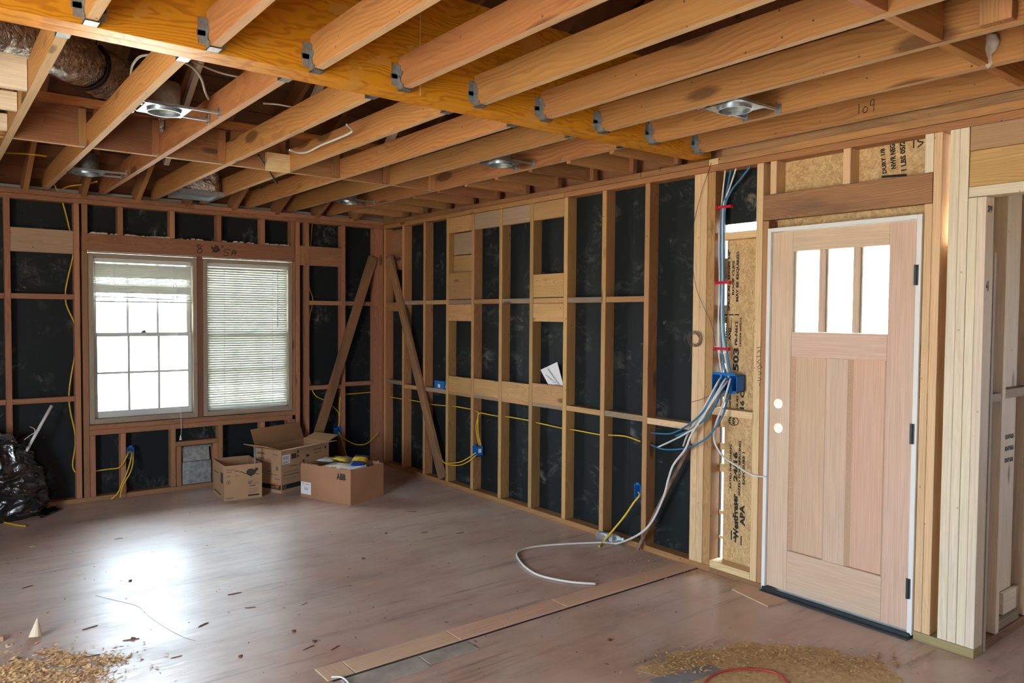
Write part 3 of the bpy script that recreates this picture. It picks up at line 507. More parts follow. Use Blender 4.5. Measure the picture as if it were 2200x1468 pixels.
# short lookouts from the end joist to the long wall, and to the left of the first joist
for k in range(10):
    y = -0.42 - 0.385 * k
    box('lookout', ce, (fx[0] + JT / 2 + 0.002, 0.06), (y - 0.019, y + 0.019), (ZP + 0.004, ZP + 0.142), 'rafter'); box('cleat', ce, (-0.03, 0.01), (y - 0.058, y - 0.02), (ZP + 0.004, ZP + 0.14), 'attic_wood', grain='z')
xl = [x for x in fx if x < -3.3][0]
for y, z0, z1 in ((-3.09, ZJ, ZJ + 0.15), (-2.65, ZJ, ZJ + 0.09), (-2.13, ZJ, ZJ + 0.09)): box('lookout', ce, (-4.2, xl - JT / 2 - 0.002), (y - 0.02, y + 0.02), (z0 + 0.002, z1), 'pale_pine')
box('junction_block', ce, (-1.99, -1.83), (-2.06, -2.02), (ZJ - 0.02, ZJ + 0.10), 'new_pine', grain='x')
# roof
RY, RZ = -4.75, 4.72; E0 = ZP + 0.05
def roof_z(y): return E0 + (RZ - E0) * (1 - abs(y - RY) / abs(RY))
for i in range(17):
    x = 0.04 - 0.4071 * i + 0.04
    for s in (0, 1):
        ye = 0.10 if s == 0 else -9.60
        j = board('rafter', ce, (x, ye, roof_z(ye) - 0.0), (x, RY, RZ), 0.038, 0.14, (1, 0, 0), 'rafter')
def deck_rows(y0, y1, n, xr=3.3, tagname='roof_board'):
    for i in range(n):
        a = y0 + (y1 - y0) * (i + 0.02) / n; c = y0 + (y1 - y0) * (i + 0.965) / n; za, zc = roof_z(a) + 0.075, roof_z(c) + 0.075; m_ = (a + c) / 2; mz = (za + zc) / 2
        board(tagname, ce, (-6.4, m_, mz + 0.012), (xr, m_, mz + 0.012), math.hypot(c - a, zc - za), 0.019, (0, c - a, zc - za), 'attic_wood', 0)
deck_rows(0.5, RY, 36, 0.4); deck_rows(RY, -10.0, 36)
for s in (0, 1):
    ye = 0.6 if s == 0 else -10.1; zc = roof_z(ye) + 0.125; bm = bmesh.new()
    v = [bm.verts.new(p) for p in ((-6.5, ye, zc), (0.45 if s == 0 else 3.4, ye, zc), (0.45 if s == 0 else 3.4, RY, RZ + 0.125), (-6.5, RY, RZ + 0.125))]; v2 = [bm.verts.new(q.co + Vector((0, 0, 0.02))) for q in v]
    bm.faces.new(v); bm.faces.new(v2[::-1])
    for k in range(4): bm.faces.new((v[k], v[(k + 1) % 4], v2[(k + 1) % 4], v2[k]))
    finish('shingle_skin', bm, 'rubber_black', ce)
for xg in (-6.25, 3.15):
    yf = 0.6 if xg < 0 else RY - 0.1
    bm = bmesh.new(); pts = [(xg, yf, 2.45), (xg, -10.1, 2.45), (xg, -10.1, roof_z(-10.1) + 0.1), (xg, RY - 0.05, RZ + 0.1), (xg, yf + 0.002, roof_z(yf) + 0.1)]
    a = [bm.verts.new(p) for p in pts]; c = [bm.verts.new(Vector(p) + Vector((0.02, 0, 0))) for p in pts]; bm.faces.new(a); bm.faces.new(c[::-1])
    for k in range(5): bm.faces.new((a[k], a[(k + 1) % 5], c[(k + 1) % 5], c[k]))
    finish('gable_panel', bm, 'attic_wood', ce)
bm = bmesh.new(); pts = [(0.095, 0.6, 2.50), (0.095, -5.62, 2.50), (0.095, -5.62, roof_z(-5.62) + 0.08), (0.095, RY, RZ + 0.08), (0.095, 0.6, roof_z(0.6) + 0.08)]
a = [bm.verts.new(p) for p in pts]; c = [bm.verts.new(Vector(p) + Vector((0.02, 0, 0))) for p in pts]; bm.faces.new(a); bm.faces.new(c[::-1])
for k in range(5): bm.faces.new((a[k], a[(k + 1) % 5], c[(k + 1) % 5], c[k]))
finish('gable_panel', bm, 'attic_wood', ce); box('gable_panel', ce, (0.116, 3.15), (-5.62, -5.60), (2.45, 4.5), 'attic_wood', 0, 'x')
box('soffit_board', ce, (-6.4, 0.4), (0.142, 0.56), (2.40, 2.42), 'siding', 0); box('fascia_board', ce, (-6.4, 0.4), (0.562, 0.58), (2.3, 2.6), 'siding', 0)
box('soffit_board', ce, (-6.4, 3.3), (-10.1, -9.75), (2.40, 2.42), 'siding', 0)
for i in range(7):   # collar ties high in the attic
    x = -0.45 - 0.814 * i; board('collar_tie', ce, (x, -2.4, 3.60), (x, -7.1, 3.60), 0.038, 0.09, (1, 0, 0), 'rafter')
for i, (x, y) in enumerate(((-2.35, -1.2), (-1.55, -1.5), (-1.1, -2.3))): board('web_brace', ce, (x, y + 0.3, ZJ + JH + 0.02), (x, y - 0.9, roof_z(y - 0.9) - 0.1), 0.038, 0.06, (1, 0, 0), 'pale_pine')
# ================================================================== walls behind the camera
wl = struct('wall_left', 'left wall outside the picture with an opening added for fill light', 'wall')
for yr, zr in (((-9.7, -6.2), (0, 2.56)), ((-4.4, 0.1), (0, 2.56)), ((-6.2, -4.4), (2.15, 2.56))): box('wall_panel', wl, (-6.2, -6.08), yr, zr, 'shell_wood', 0)  # unseen opening, added and shifted to light stud fronts more than sides
wn = struct('wall_near', 'wall behind the camera with a small opening added for fill light', 'wall')
for xr, zr in (((-6.2, -5.0), (0, 2.56)), ((-4.2, 3.1), (0, 2.56)), ((-5.0, -4.2), (2.0, 2.56)), ((-5.0, -4.2), (0, 1.1))): box('wall_panel', wn, xr, (-9.7, -9.6), zr, 'shell_wood', 0)  # unseen gap added behind the camera, sized for the fill light
ws = struct('wall_side', 'far side wall of the alcove room with an opening added to light the alcove', 'wall')
for yr, zr in (((-9.7, -8.0), (0, 2.56)), ((-7.2, -5.6), (0, 2.56)), ((-8.0, -7.2), (1.95, 2.56)), ((-8.0, -7.2), (0, 1.05))): box('wall_panel', ws, (3.05, 3.15), yr, zr, 'shell_wood', 0)  # unseen gap put in to light the alcove studs
tag(box('ground', None, (-60, 60), (-60, 60), (-0.47, -0.45), 'ground_out', 0), 'pale bare ground outside the house', 'ground', kind='structure')
tag(box('foundation', None, (-6.3, 3.2), (-9.75, 0.12), (-0.449, -0.031), 'siding', 0), 'low foundation wall carrying the house', 'foundation', kind='structure')
# ================================================================== WINDOWS
def make_window(idx, x0, x1, label):
    w = struct('window_%d' % idx, label, 'window'); z0, z1 = 0.650, 2.080; t = 0.036; ya, yb = -0.012, 0.112
    box('jamb', w, (x0, x0 + t), (ya, yb), (z0, z1), 'window_trim'); box('jamb', w, (x1 - t, x1), (ya, yb), (z0, z1), 'window_trim')
    box('head_jamb', w, (x0 + t, x1 - t), (ya, yb), (z1 - t, z1), 'window_trim'); box('stool', w, (x0 + t, x1 - t), (ya - 0.006, yb + 0.03), (z0, z0 + 0.042), 'window_trim')
    a, b_ = x0 + t + 0.001, x1 - t - 0.001
    def sash(nm, ylo, yhi, zlo, zhi, rail, hz):
        f = box(nm, w, (a, a + 0.032), (ylo, yhi), (zlo, zhi), 'vinyl'); box('stile', f, (b_ - 0.032, b_), (ylo, yhi), (zlo, zhi), 'vinyl')
        box('rail', f, (a + 0.032, b_ - 0.032), (ylo, yhi), (zlo, zlo + rail), 'vinyl'); box('rail', f, (a + 0.032, b_ - 0.032), (ylo, yhi), (zhi - 0.034, zhi), 'vinyl'); ym = (ylo + yhi) / 2
        for k in (1, 2): xm = a + 0.032 + (b_ - a - 0.064) * k / 3; box('muntin', f, (xm - 0.010, xm + 0.010), (ym - 0.008, ym - 0.003), (zlo + rail, zhi - 0.034), 'vinyl', 0)
        zm = hz; box('muntin', f, (a + 0.032, b_ - 0.032), (ym - 0.0085, ym - 0.0032), (zm - 0.010, zm + 0.010), 'vinyl', 0)
        box('pane', f, (a + 0.030, b_ - 0.030), (ym, ym + 0.004), (zlo + rail - 0.004, zhi - 0.03), 'glass', 0)
    sash('lower_sash', 0.040, 0.068, z0 + 0.043, 1.414, 0.055, 1.071); sash('upper_sash', 0.072, 0.100, 1.380, z1 - t - 0.001, 0.034, 1.72)
    xm = (x0 + x1) / 2; bm = bmesh.new(); bm_box(bm, (xm - 0.02, 0.042, 1.4145), (xm + 0.02, 0.066, 1.424)); bm_cyl(bm, (xm, 0.053, 1.424), (0, 0, 1), 0.012, 0.008, 12); bm_tube(bm, [(xm, 0.05, 1.430), (xm + 0.035, 0.045, 1.432)], 0.004, 6); finish('sash_lock', bm, 'steel_dark', w)
    return w
w1 = make_window(1, -2.742, -1.880, 'left double-hung window with blind pulled up and bright panes'); w2 = make_window(2, -1.828, -0.997, 'right double-hung window covered by a lowered slatted blind')
box('mullion_post', wa, (-1.879, -1.829), (-0.004, 0.11), (0.642, 2.092), 'sill_red')
def slat_mesh(L_):
    bm = bmesh.new(); prof = [(-0.0125, 0.0), (-0.006, 0.0022), (0, 0.003), (0.006, 0.0022), (0.0125, 0.0)]; th = 0.0004; rows = []
    for x in (-L_ / 2, L_ / 2): rows.append(([bm.verts.new((x, y, z)) for y, z in prof], [bm.verts.new((x, y, z + th)) for y, z in prof]))
    (a0, a1), (b0, b1) = rows
    for i in range(4):
        bm.faces.new((a0[i], b0[i], b0[i + 1], a0[i + 1])); bm.faces.new((a1[i], a1[i + 1], b1[i + 1], b1[i]))
        bm.faces.new((a0[i], a0[i + 1], a1[i + 1], a1[i])); bm.faces.new((b0[i], b1[i], b1[i + 1], b0[i + 1]))
    bm.faces.new((a0[0], a1[0], b1[0], b0[0])); bm.faces.new((a0[4], b0[4], b1[4], a1[4]))
    bmesh.ops.recalc_face_normals(bm, faces=bm.faces)
    me = bpy.data.meshes.new('slat'); bm.to_mesh(me); bm.free(); me.materials.append(M['blind_slat']); return me
def blind(name, label, x0, x1, zs, loc, bottom):
    t = thing(name, label, 'blind', loc); me = slat_mesh(x1 - x0 - 0.006); xc = (x0 + x1) / 2
    box('head_rail', t, (x0, x1), (0.006, 0.034), (2.008, 2.040), 'vinyl')
    for z, tilt, roll in zs:
        place(bpy.data.objects.new('slat', me), t, Matrix.Translation((xc, 0.020, z)) @ Matrix.Rotation(roll, 4, 'Y') @ Matrix.Rotation(math.radians(tilt), 4, 'X'))
    box('bottom_rail', t, (x0 + 0.003, x1 - 0.003), (0.009, 0.031), (bottom, bottom + 0.012), 'vinyl')
    for f in (0.20, 0.80):
        x = x0 + (x1 - x0) * f; box('ladder_cord', t, (x - 0.002, x + 0.002), (0.0045, 0.0055), (bottom, 2.01), 'cord_white', 0); box('ladder_cord', t, (x - 0.002, x + 0.002), (0.0345, 0.0355), (bottom, 2.01), 'cord_white', 0)
    return t
rs = random.Random(3)
zs = []
for i in range(60):
    z = 1.994 - i * 0.0213; k = max(0, (i - 48) / 12); zs.append((z, 64 + rs.uniform(-3, 3) - (16 * rs.random() if k > 0 else 0), rs.uniform(-0.002, 0.002) + k * rs.uniform(-0.014, 0.008)))
b2 = blind('lowered_blind', 'white slatted blind lowered over the right window', -1.788, -1.037, zs, (-1.41, 0.02, 0.70), 0.705)
tube('tilt_wand', [(onA(596, 572, -0.004).x, -0.004, 2.01), (onA(596, 572, -0.004).x, -0.004, 1.46)], 0.0035, 'cord_white', b2, 6, 1)
zs = [(1.99 - 0.0135 * i, 62 if i < 8 else (25 if i < 13 else 64), rs.uniform(-0.002, 0.002)) for i in range(18)] + [(1.735, 12, 0.012), (1.722, 5, -0.022), (1.712, 20, 0.03), (1.704, 8, 0.006), (1.697, 0, -0.012), (1.688, 3, 0.0)]
b1 = blind('raised_blind', 'white slatted blind bunched up at the top of the left window', -2.703, -1.919, zs, (-2.31, 0.02, 1.68), 1.672)
cx_ = onA(389, 900, -0.02).x; tube('pull_cord', [(cx_ - 0.03, -0.002, 2.0), (cx_ - 0.012, -0.012, 1.2), (cx_, -0.02, 0.66), (cx_, -0.022, 0.52), (cx_ - 0.005, -0.022, 0.49)], 0.0022, 'cord_white', b1); bm = bmesh.new(); bm_cyl(bm, (cx_ - 0.006, -0.022, 0.455), (0, 0, 1), 0.011, 0.04, 10, r2=0.004); finish('cord_tassel', bm, 'cord_white', b1)
# ================================================================== DOOR
dr = struct('door_1', 'unpainted wooden entry door with three glass lites and white frame', 'door'); XD = 0.0
box('jamb', dr, (-0.014, 0.115), (-4.616, -4.594), (0.016, 2.095), 'white_paint'); box('jamb', dr, (-0.014, 0.115), (-5.446, -5.422), (0.020, 2.095), 'white_paint'); box('head_jamb', dr, (-0.014, 0.115), (-5.422, -4.616), (2.073, 2.095), 'white_paint')
box('threshold', dr, (-0.02, 0.125), (-5.440, -4.600), (0.0, 0.030), 'steel_dark', 0.004); box('threshold_lip', dr, (-0.045, -0.021), (-5.44, -4.60), (0.0, 0.010), 'lamp_dark', 0.003)
y = lambda px, py: onB(px, py, XD).y
DX = (XD + 0.002, XD + 0.046)
st = box('lock_stile', dr, DX, (-4.746, -4.619), (0.036, 2.070), 'door_fir', 0.001)
for px, py in ((1671, 867.5), (1671, 920)):
    c = onB(px, py, XD); cut = bmesh.new(); bm_cyl(cut, (XD - 0.05, c.y, c.z), (1, 0, 0), 0.027, 0.2, 32); co = finish('cut', cut, 'door_fir')
    md = st.modifiers.new('hole', 'BOOLEAN'); md.operation = 'DIFFERENCE'; md.object = co; md.solver = 'EXACT'; bpy.context.view_layer.update()
    me = bpy.data.meshes.new_from_object(st.evaluated_get(bpy.context.evaluated_depsgraph_get())); st.modifiers.clear(); st.data = me; bpy.data.objects.remove(co)
box('hinge_stile', dr, DX, (-5.420, -5.284), (0.036, 2.070), 'door_fir', 0.001)
for nm, z0, z1 in (('top_rail', 1.957, 2.070), ('middle_rail', 1.370, 1.507), ('bottom_rail', 0.036, 0.267)): box(nm, dr, DX, (-5.283, -4.747), (z0, z1), 'door_fir', 0.001)
g = [(-4.747, -4.906), (-4.938, -5.097), (-5.129, -5.283)]
for a, b_ in ((-4.938, -4.906), (-5.129, -5.097)): box('lite_mullion', dr, DX, (a, b_), (1.508, 1.956), 'door_fir', 0.001)
for a, b_ in g:
    box('lite_pane', dr, (XD + 0.022, XD + 0.026), (b_, a), (1.507, 1.957), 'glass', 0)
    for e0, e1 in ((b_, b_ + 0.008), (a - 0.008, a)): box('glazing_bead', dr, (XD + 0.028, XD + 0.044), (e0 + 0.0005, e1 - 0.0005), (1.508, 1.956), 'pale_pine', 0)
c0, c1 = onB(1773, 900, XD).y, onB(1819, 900, XD).y; box('center_mullion', dr, DX, (c1, c0), (0.268, 1.369), 'door_fir', 0.001)
for a, b_ in ((-4.747, c0), (c1, -5.283)): box('flat_panel', dr, (XD + 0.026, XD + 0.038), (min(a, b_), max(a, b_)), (0.266, 1.371), 'door_panel', 0, 'z')
for a, b_ in ((-4.747, c0), (c1, -5.283)):
    hi_, lo_ = max(a, b_), min(a, b_)
    for e, s_ in ((hi_, -1), (lo_, 1)):
        bm = bmesh.new(); q = [(XD + 0.004, e, 0.268), (XD + 0.027, e + s_ * 0.020, 0.268), (XD + 0.027, e, 0.268)]; v0 = [bm.verts.new(p) for p in q]; v1 = [bm.verts.new((p[0], p[1], 1.369)) for p in q]; bm.faces.new(v0); bm.faces.new(v1[::-1])
        for k in range(3): bm.faces.new((v0[k], v0[(k + 1) % 3], v1[(k + 1) % 3], v1[k]))
        finish('panel_moulding', bm, 'door_panel', dr)
for pz in (1.80, 1.02, 0.25):
    bm = bmesh.new(); bm_cyl(bm, (-0.016, -5.4225, pz - 0.05), (0, 0, 1), 0.008, 0.10, 12); bm_box(bm, (-0.0155, -5.436, pz - 0.05), (-0.0142, -5.4225, pz + 0.05)); finish('hinge', bm, 'steel_dark', dr)
for z, s in ((1.95, ''), (1.55, 'SIMPSON'),): pass
lettering('DOOR UNIT 2868', dr, (-0.0004 + 0.0, -5.4465, 1.20), (0, 0, 1), (1, 0, 0), size=0.02, length=0.26, mat='grey_print')
# ================================================================== THINGS ON THE FLOOR: cartons
CT = 0.005
def wallplate(t, nm, M4, lo, hi, mat='card'):
    bm = bmesh.new(); bm_box(bm, lo, hi); return finish(nm, bm, mat, t, M4)
def flap(t, M4, p0, p1, dirv, ln, mat='card', taper=0.0):
    p0 = Vector(p0); p1 = Vector(p1); d = Vector(dirv).normalized(); e = (p1 - p0).normalized(); n = e.cross(d).normalized() * CT; bm = bmesh.new()
    q = [p0, p1, p1 + d * ln - e * taper, p0 + d * ln + e * taper]; a = [bm.verts.new(v - n / 2) for v in q]; c = [bm.verts.new(v + n / 2) for v in q]
    bm.faces.new(a[::-1]); bm.faces.new(c)
    for k in range(4): bm.faces.new((a[k], a[(k + 1) % 4], c[(k + 1) % 4], c[k]))
    return finish('flap', bm, mat, t, M4)
def carton(name, label, org, xd, w, d, h, mat='card', ragged=False):
    xd = Vector((*xd, 0)).normalized(); yd = Vector((-xd.y, xd.x, 0)); M4 = frame4(xd, yd, org); t = thing(name, label, 'cardboard box', org)
    wallplate(t, 'bottom_panel', M4, (CT, CT, 0.001), (w - CT, d - CT, 0.006), mat)
    fr = wallplate(t, 'front_panel', M4, (0, 0, 0.0005), (w, CT, h), mat); bk = wallplate(t, 'back_panel', M4, (0, d - CT, 0.0005), (w, d, h), mat)
    le = wallplate(t, 'side_panel', M4, (0, CT, 0.0005), (CT, d - CT, h), mat); ri = wallplate(t, 'side_panel', M4, (w - CT, CT, 0.0005), (w, d - CT, h), mat)
    return t, M4, fr, le, ri, bk, xd, yd
def pr(M4, v): return M4 @ Vector(v)
# small open box with the rodent print
t, M4, fr, le, ri, bk, xd, yd = carton('mouse_print_carton', 'small open cardboard box printed with a running rodent', (-1.847, -0.646, 0), (0.312, -0.024), 0.313, 0.42, 0.297)
F4 = M4 @ frame4((1, 0, 0), (0, 0, 1), (0, -0.0008, 0))         # front face: local x right, y up
body = [(math.cos(a) * 0.038 + 0.220 - 0.010 * math.sin(a), math.sin(a) * 0.030 + 0.226 + 0.006 * math.cos(a)) for a in [k / 18 * 6.2832 for k in range(18)]]
polyflat('rodent_print', fr, body, 'dark_print', F4); polyflat('rodent_print', fr, [(0.245, 0.24), (0.262, 0.262), (0.275, 0.258), (0.285, 0.245), (0.27, 0.236), (0.26, 0.222)], 'dark_print', F4)
for nm, pp in (('tail_print', [(0.19, 0.215), (0.165, 0.222), (0.145, 0.236), (0.125, 0.238)]), ('leg_print', [(0.195, 0.21), (0.215, 0.196), (0.228, 0.186)]), ('leg_print', [(0.25, 0.215), (0.27, 0.206), (0.29, 0.203)])): scribble(fr, [pp], F4, 'dark_print', 0.0028, nm)
def bars(par, M4, items, mat='grey_print', nm='print_bar'):
    for x0, y0, x1, y1 in items:
        bm = bmesh.new(); bm_box(bm, (x0, y0, 0), (x1, y1, 0.0006)); finish(nm, bm, mat, par, M4)
bars(fr, F4, [(0.02, 0.258, 0.085, 0.264), (0.02, 0.24, 0.06, 0.246), (0.085, 0.243, 0.12, 0.252), (0.02, 0.205, 0.05, 0.212), (0.085, 0.205, 0.12, 0.210), (0.195, 0.145, 0.235, 0.153), (0.195, 0.126, 0.225, 0.14), (0.24, 0.13, 0.285, 0.134), (0.205, 0.105, 0.26, 0.115), (0.2, 0.08, 0.285, 0.083), (0.2, 0.062, 0.285, 0.065), (0.2, 0.048, 0.27, 0.051), (0.012, 0.018, 0.075, 0.026)])
bars(fr, F4, [(0.195, 0.022, 0.29, 0.034)], 'ink')
bm = bmesh.new(); bm_tube(bm, [(0.035 + 0.017 * math.cos(k / 16 * 6.2832), 0.155 + 0.017 * math.sin(k / 16 * 6.2832), 0) for k in range(17)], 0.0016, 5, 1.0, False); finish('print_ring', bm, 'grey_print', fr, F4); bars(fr, F4, [(0.03, 0.147, 0.04, 0.163)])
L4 = M4 @ frame4((0, -1, 0), (0, 0, 1), (-0.0008, 0.42, 0)); bars(le, L4, [(0.30, 0.14, 0.38, 0.23), (0.05, 0.2, 0.2, 0.206), (0.05, 0.03, 0.3, 0.04)], 'dark_print')
ps = pr(M4, (0.285, 0.10, 0)); tag(tube('paint_stirrer', [(ps.x, ps.y, 0.02), (ps.x + 0.004, ps.y + 0.03, 0.425)], 0.008, 'galv_dull', None, 6, 1), 'thin metal rod standing in the rodent box', 'rod')
# large open box
t, M4, fr, le, ri, bk, xd, yd = carton('tall_open_carton', 'tall cardboard box with its top flaps folded wide open', (-1.359, -0.656, 0), (0.551, 0.229), 0.597, 0.323, 0.383)
w_, d_, h_ = 0.597, 0.323, 0.383
flap(t, M4, (0, d_, h_), (w_, d_, h_), (0, 0.35, 0.9), 0.165, 'card_inside'); flap(t, M4, (w_, 0, h_), (w_, d_, h_), (1, 0, 0.28), 0.15, 'card', 0.01)
flap(t, M4, (0, d_, h_), (0, 0, h_), (-1, 0, 0.35), 0.15, 'card', 0.01); flap(t, M4, (0, 0, h_), (w_, 0, h_), (0.25, -0.75, 0.10), 0.10, 'card', 0.02)
F4 = M4 @ frame4((1, 0, 0), (0, 0, 1), (0, -0.0008, 0)); L4 = M4 @ frame4((0, -1, 0), (0, 0, 1), (-0.0008, d_, 0))
bars(fr, F4, [(0.01, 0.03, 0.24, 0.072)], 'ink'); bars(le, L4, [(0.05, 0.03, 0.318, 0.072)], 'ink'); bars(le, L4, [(0.20, 0.074, 0.29, 0.09), (0.24, 0.05, 0.30, 0.07)], 'orange_print')
bars(fr, F4, [(0.01, 0.255, 0.105, 0.335)], 'white_paper', 'shipping_label'); bars(fr, F4, [(0.02 + 0.008 * k, 0.292, 0.024 + 0.008 * k, 0.325) for k in range(9)] + [(0.015, 0.262, 0.08, 0.27), (0.015, 0.276, 0.09, 0.281)], 'ink')
bars(fr, F4, [(0.12, 0.29, 0.18, 0.335), (0.19, 0.33, 0.21, 0.355), (0.19, 0.295, 0.21, 0.315), (0.3, 0.28, 0.34, 0.30), (0.40, 0.33, 0.5, 0.335), (0.40, 0.30, 0.5, 0.304), (0.54, 0.32, 0.56, 0.345), (0.26, 0.24, 0.28, 0.26)], 'dark_print')
bars(fr, F4, [(0.03, 0.18, 0.2, 0.185), (0.02, 0.15, 0.22, 0.158), (0.03, 0.12, 0.18, 0.124), (0.22, 0.21, 0.24, 0.24), (0.1, 0.225, 0.2, 0.232)], 'grey_print'); bars(le, L4, [(0.03, 0.33, 0.12, 0.345), (0.04, 0.29, 0.11, 0.30), (0.05, 0.255, 0.10, 0.265), (0.22, 0.335, 0.28, 0.342), (0.26, 0.20, 0.285, 0.235), (0.12, 0.16, 0.27, 0.166), (0.24, 0.12, 0.30, 0.128), (0.15, 0.18, 0.2, 0.19)], 'grey_print')
lettering('HYTN', le, pr(L4, (0.205, 0.036, 0.001)), -yd, (0, 0, 1), size=0.026, length=0.085, mat='card'); lettering('RZ', fr, pr(F4, (0.02, 0.038, 0.001)), xd, (0, 0, 1), size=0.026, length=0.04, mat='card')
# long low box with lettering
t, M4, fr, le, ri, bk, xd, yd = carton('long_low_carton', 'long reddish cardboard box with torn top lettered ABB', (-1.057, -1.400, 0), (0.382, 0.143), 0.408, 0.584, 0.29, 'card_red')
L4 = M4 @ frame4((0, -1, 0), (0, 0, 1), (-0.0008, 0.584, 0))
lettering('ABB', le, pr(L4, (0.425, 0.205, 0)), -yd, (0, 0, 1), size=0.052, length=0.105, mat='ink'); bars(le, L4, [(0.005, 0.03, 0.125, 0.135)], 'white_paper', 'shipping_label'); bars(le, L4, [(0.045 + 0.006 * k, 0.065, 0.048 + 0.006 * k, 0.09) for k in range(8)] + [(0.02, 0.12, 0.05, 0.125), (0.06, 0.115, 0.11, 0.12), (0.02, 0.108, 0.045, 0.111)], 'grey_print')
rs = random.Random(5); bm = bmesh.new()                          # torn upper edge of the end panels
for (o_, e_, n_) in (((0.0, 0.0, 0.29), (0, 0.584, 0), 14), ((0.408 - CT, 0.02, 0.29), (0, 0.56, 0), 22)):
    for k in range(n_):
        a = Vector(o_) + Vector(e_) * (k / n_); c = Vector(o_) + Vector(e_) * ((k + 1) / n_); hh = rs.uniform(0.004, 0.016); v = [bm.verts.new(p) for p in (a, c, c + Vector((0, 0, hh * rs.random())), a + Vector((0, 0, hh)))]; v2 = [bm.verts.new(q.co + Vector((CT, 0, 0))) for q in v]
        bm.faces.new(v); bm.faces.new(v2[::-1])
        for i in range(4): bm.faces.new((v[i], v[(i + 1) % 4], v2[(i + 1) % 4], v2[i]))
finish('torn_edge', bm, 'card_inside', t, M4)
def pillow(name, label, M4, w, d, h, mats, cat='packet', seed=0):
    bm = bmesh.new(); nx_, ny_ = 10, 8; top = []; bot = []
    for i in range(nx_ + 1):
        for j in range(ny_ + 1):
            u, v = i / nx_ * 2 - 1, j / ny_ * 2 - 1; e = max(0, (1 - u ** 4) * (1 - v ** 4)); k = h * e * (0.7 + 0.5 * mnoise.noise(Vector((u * 2.3, v * 2.3, seed))))
            top.append(bm.verts.new((u * w / 2, v * d / 2, k / 2 + 0.001))); bot.append(bm.verts.new((u * w / 2, v * d / 2, -k / 2 - 0.001)))
    for i in range(nx_):
        for j in range(ny_):
            q = [i * (ny_ + 1) + j, (i + 1) * (ny_ + 1) + j, (i + 1) * (ny_ + 1) + j + 1, i * (ny_ + 1) + j + 1]
            f = bm.faces.new([top[k] for k in q]); f.material_index = 1 if 3 <= i <= 6 and len(mats) > 1 else 0; bm.faces.new([bot[k] for k in q[::-1]])
    ed = [(i, 0) for i in range(nx_ + 1)] + [(nx_, j) for j in range(1, ny_ + 1)] + [(i, ny_) for i in range(nx_ - 1, -1, -1)] + [(0, j) for j in range(ny_ - 1, 0, -1)]
    for k in range(len(ed)):
        a, c = [x[0] * (ny_ + 1) + x[1] for x in (ed[k], ed[(k + 1) % len(ed)])]; bm.faces.new((top[a], bot[a], bot[c], top[c]))
    return tag(finish(name, bm, mats, None, M4, True), label, cat)
def inbox(x, y, z, rx=0, ry=0, rz=0): return M4 @ Matrix.Translation((x, y, z)) @ Matrix.Rotation(rz, 4, 'Z') @ Matrix.Rotation(ry, 4, 'Y') @ Matrix.Rotation(rx, 4, 'X')
bm = bmesh.new(); bm_box(bm, (-0.11, -0.19, -0.012), (0.11, 0.19, 0.012)); tag(finish('carton_filler', bm, 'white_paper', None, inbox(0.135, 0.24, 0.268, -0.05, -0.06, 0)), 'flat pale panel lying in the lettered box beside the packets', 'panel')
pillow('snack_packet', 'clear and yellow plastic packet at the back of the lettered box', inbox(0.22, 0.47, 0.300, 0, 0.1, 0.4), 0.2, 0.15, 0.05, ['pack_clear', 'pack_yellow'], seed=1)
pillow('snack_packet', 'yellow plastic packet in the middle of the lettered box', inbox(0.24, 0.30, 0.322, 0.1, 0.1, 0.2), 0.19, 0.13, 0.045, ['pack_yellow', 'pack_clear'], seed=2)
pillow('snack_packet', 'dark blue and yellow plastic packet near the lettering', inbox(0.27, 0.15, 0.318, 0.1, -0.25, 0.5), 0.22, 0.13, 0.05, ['pack_blue', 'pack_yellow'], seed=3)
pillow('snack_packet', 'grey blue plastic packet against the torn edge', inbox(0.325, 0.38, 0.300, 0, 0.2, 0.9), 0.19, 0.12, 0.05, ['pack_clear', 'pack_blue'], seed=4)
# ================================================================== rubbish bag
bag = thing('garbage_bag', 'shiny black plastic garbage bag slumped against the back wall', 'garbage bag', (-3.40, -0.20, 0))
def bag_r(t):  # radius factor by height 0..1
    pts = [(0, 0.86), (0.06, 1.0), (0.2, 1.03), (0.4, 0.97), (0.6, 0.88), (0.75, 0.74), (0.86, 0.60), (0.93, 0.58), (1.0, 0.66)]
    for (a, ra), (b_, rb) in zip(pts, pts[1:]):
        if t <= b_: return ra + (rb - ra) * (t - a) / (b_ - a)
    return pts[-1][1]
bm = bmesh.new(); nt_, nz_ = 150, 100; rows = []
for j in range(nz_ + 1):
    t = j / nz_; row = []
    for i in range(nt_):
        a = 2 * math.pi * i / nt_; d = Vector((math.cos(a), math.sin(a), 0)); q = Vector((d.x * 1.6, d.y * 1.6, t * 3.2))
        wr = 0.08 * mnoise.noise(q) + 0.17 * (1 - abs(mnoise.noise(q * 1.3 + Vector((5, 2, t * 2))))) ** 3 - 0.07 + 0.05 * (1 - abs(mnoise.noise(q * 2.6 + Vector((1, 7, t * 3))))) ** 3 + 0.03 * mnoise.noise(Vector((a * 5, t * 3, 1.7))) * (0.5 + t) + 0.02 * abs(mnoise.noise(q * 5))
        r = (bag_r(t) + wr - 0.04); z = 0.60 * t + 0.02 * mnoise.noise(q * 1.7) * (t > 0.05) * min(1, 4 * (1 - t) + 0.3) + 0.03 * (t > 0.9) * math.sin(a * 3)
        row.append(bm.verts.new((-3.40 + d.x * r * 0.31, -0.20 + d.y * r * 0.165, max(0.001, z))))
    rows.append(row)
for j in range(nz_):
    for i in range(nt_): bm.faces.new((rows[j][i], rows[j][(i + 1) % nt_], rows[j + 1][(i + 1) % nt_], rows[j + 1][i]))
cc = bm.verts.new((-3.40, -0.20, 0.50))
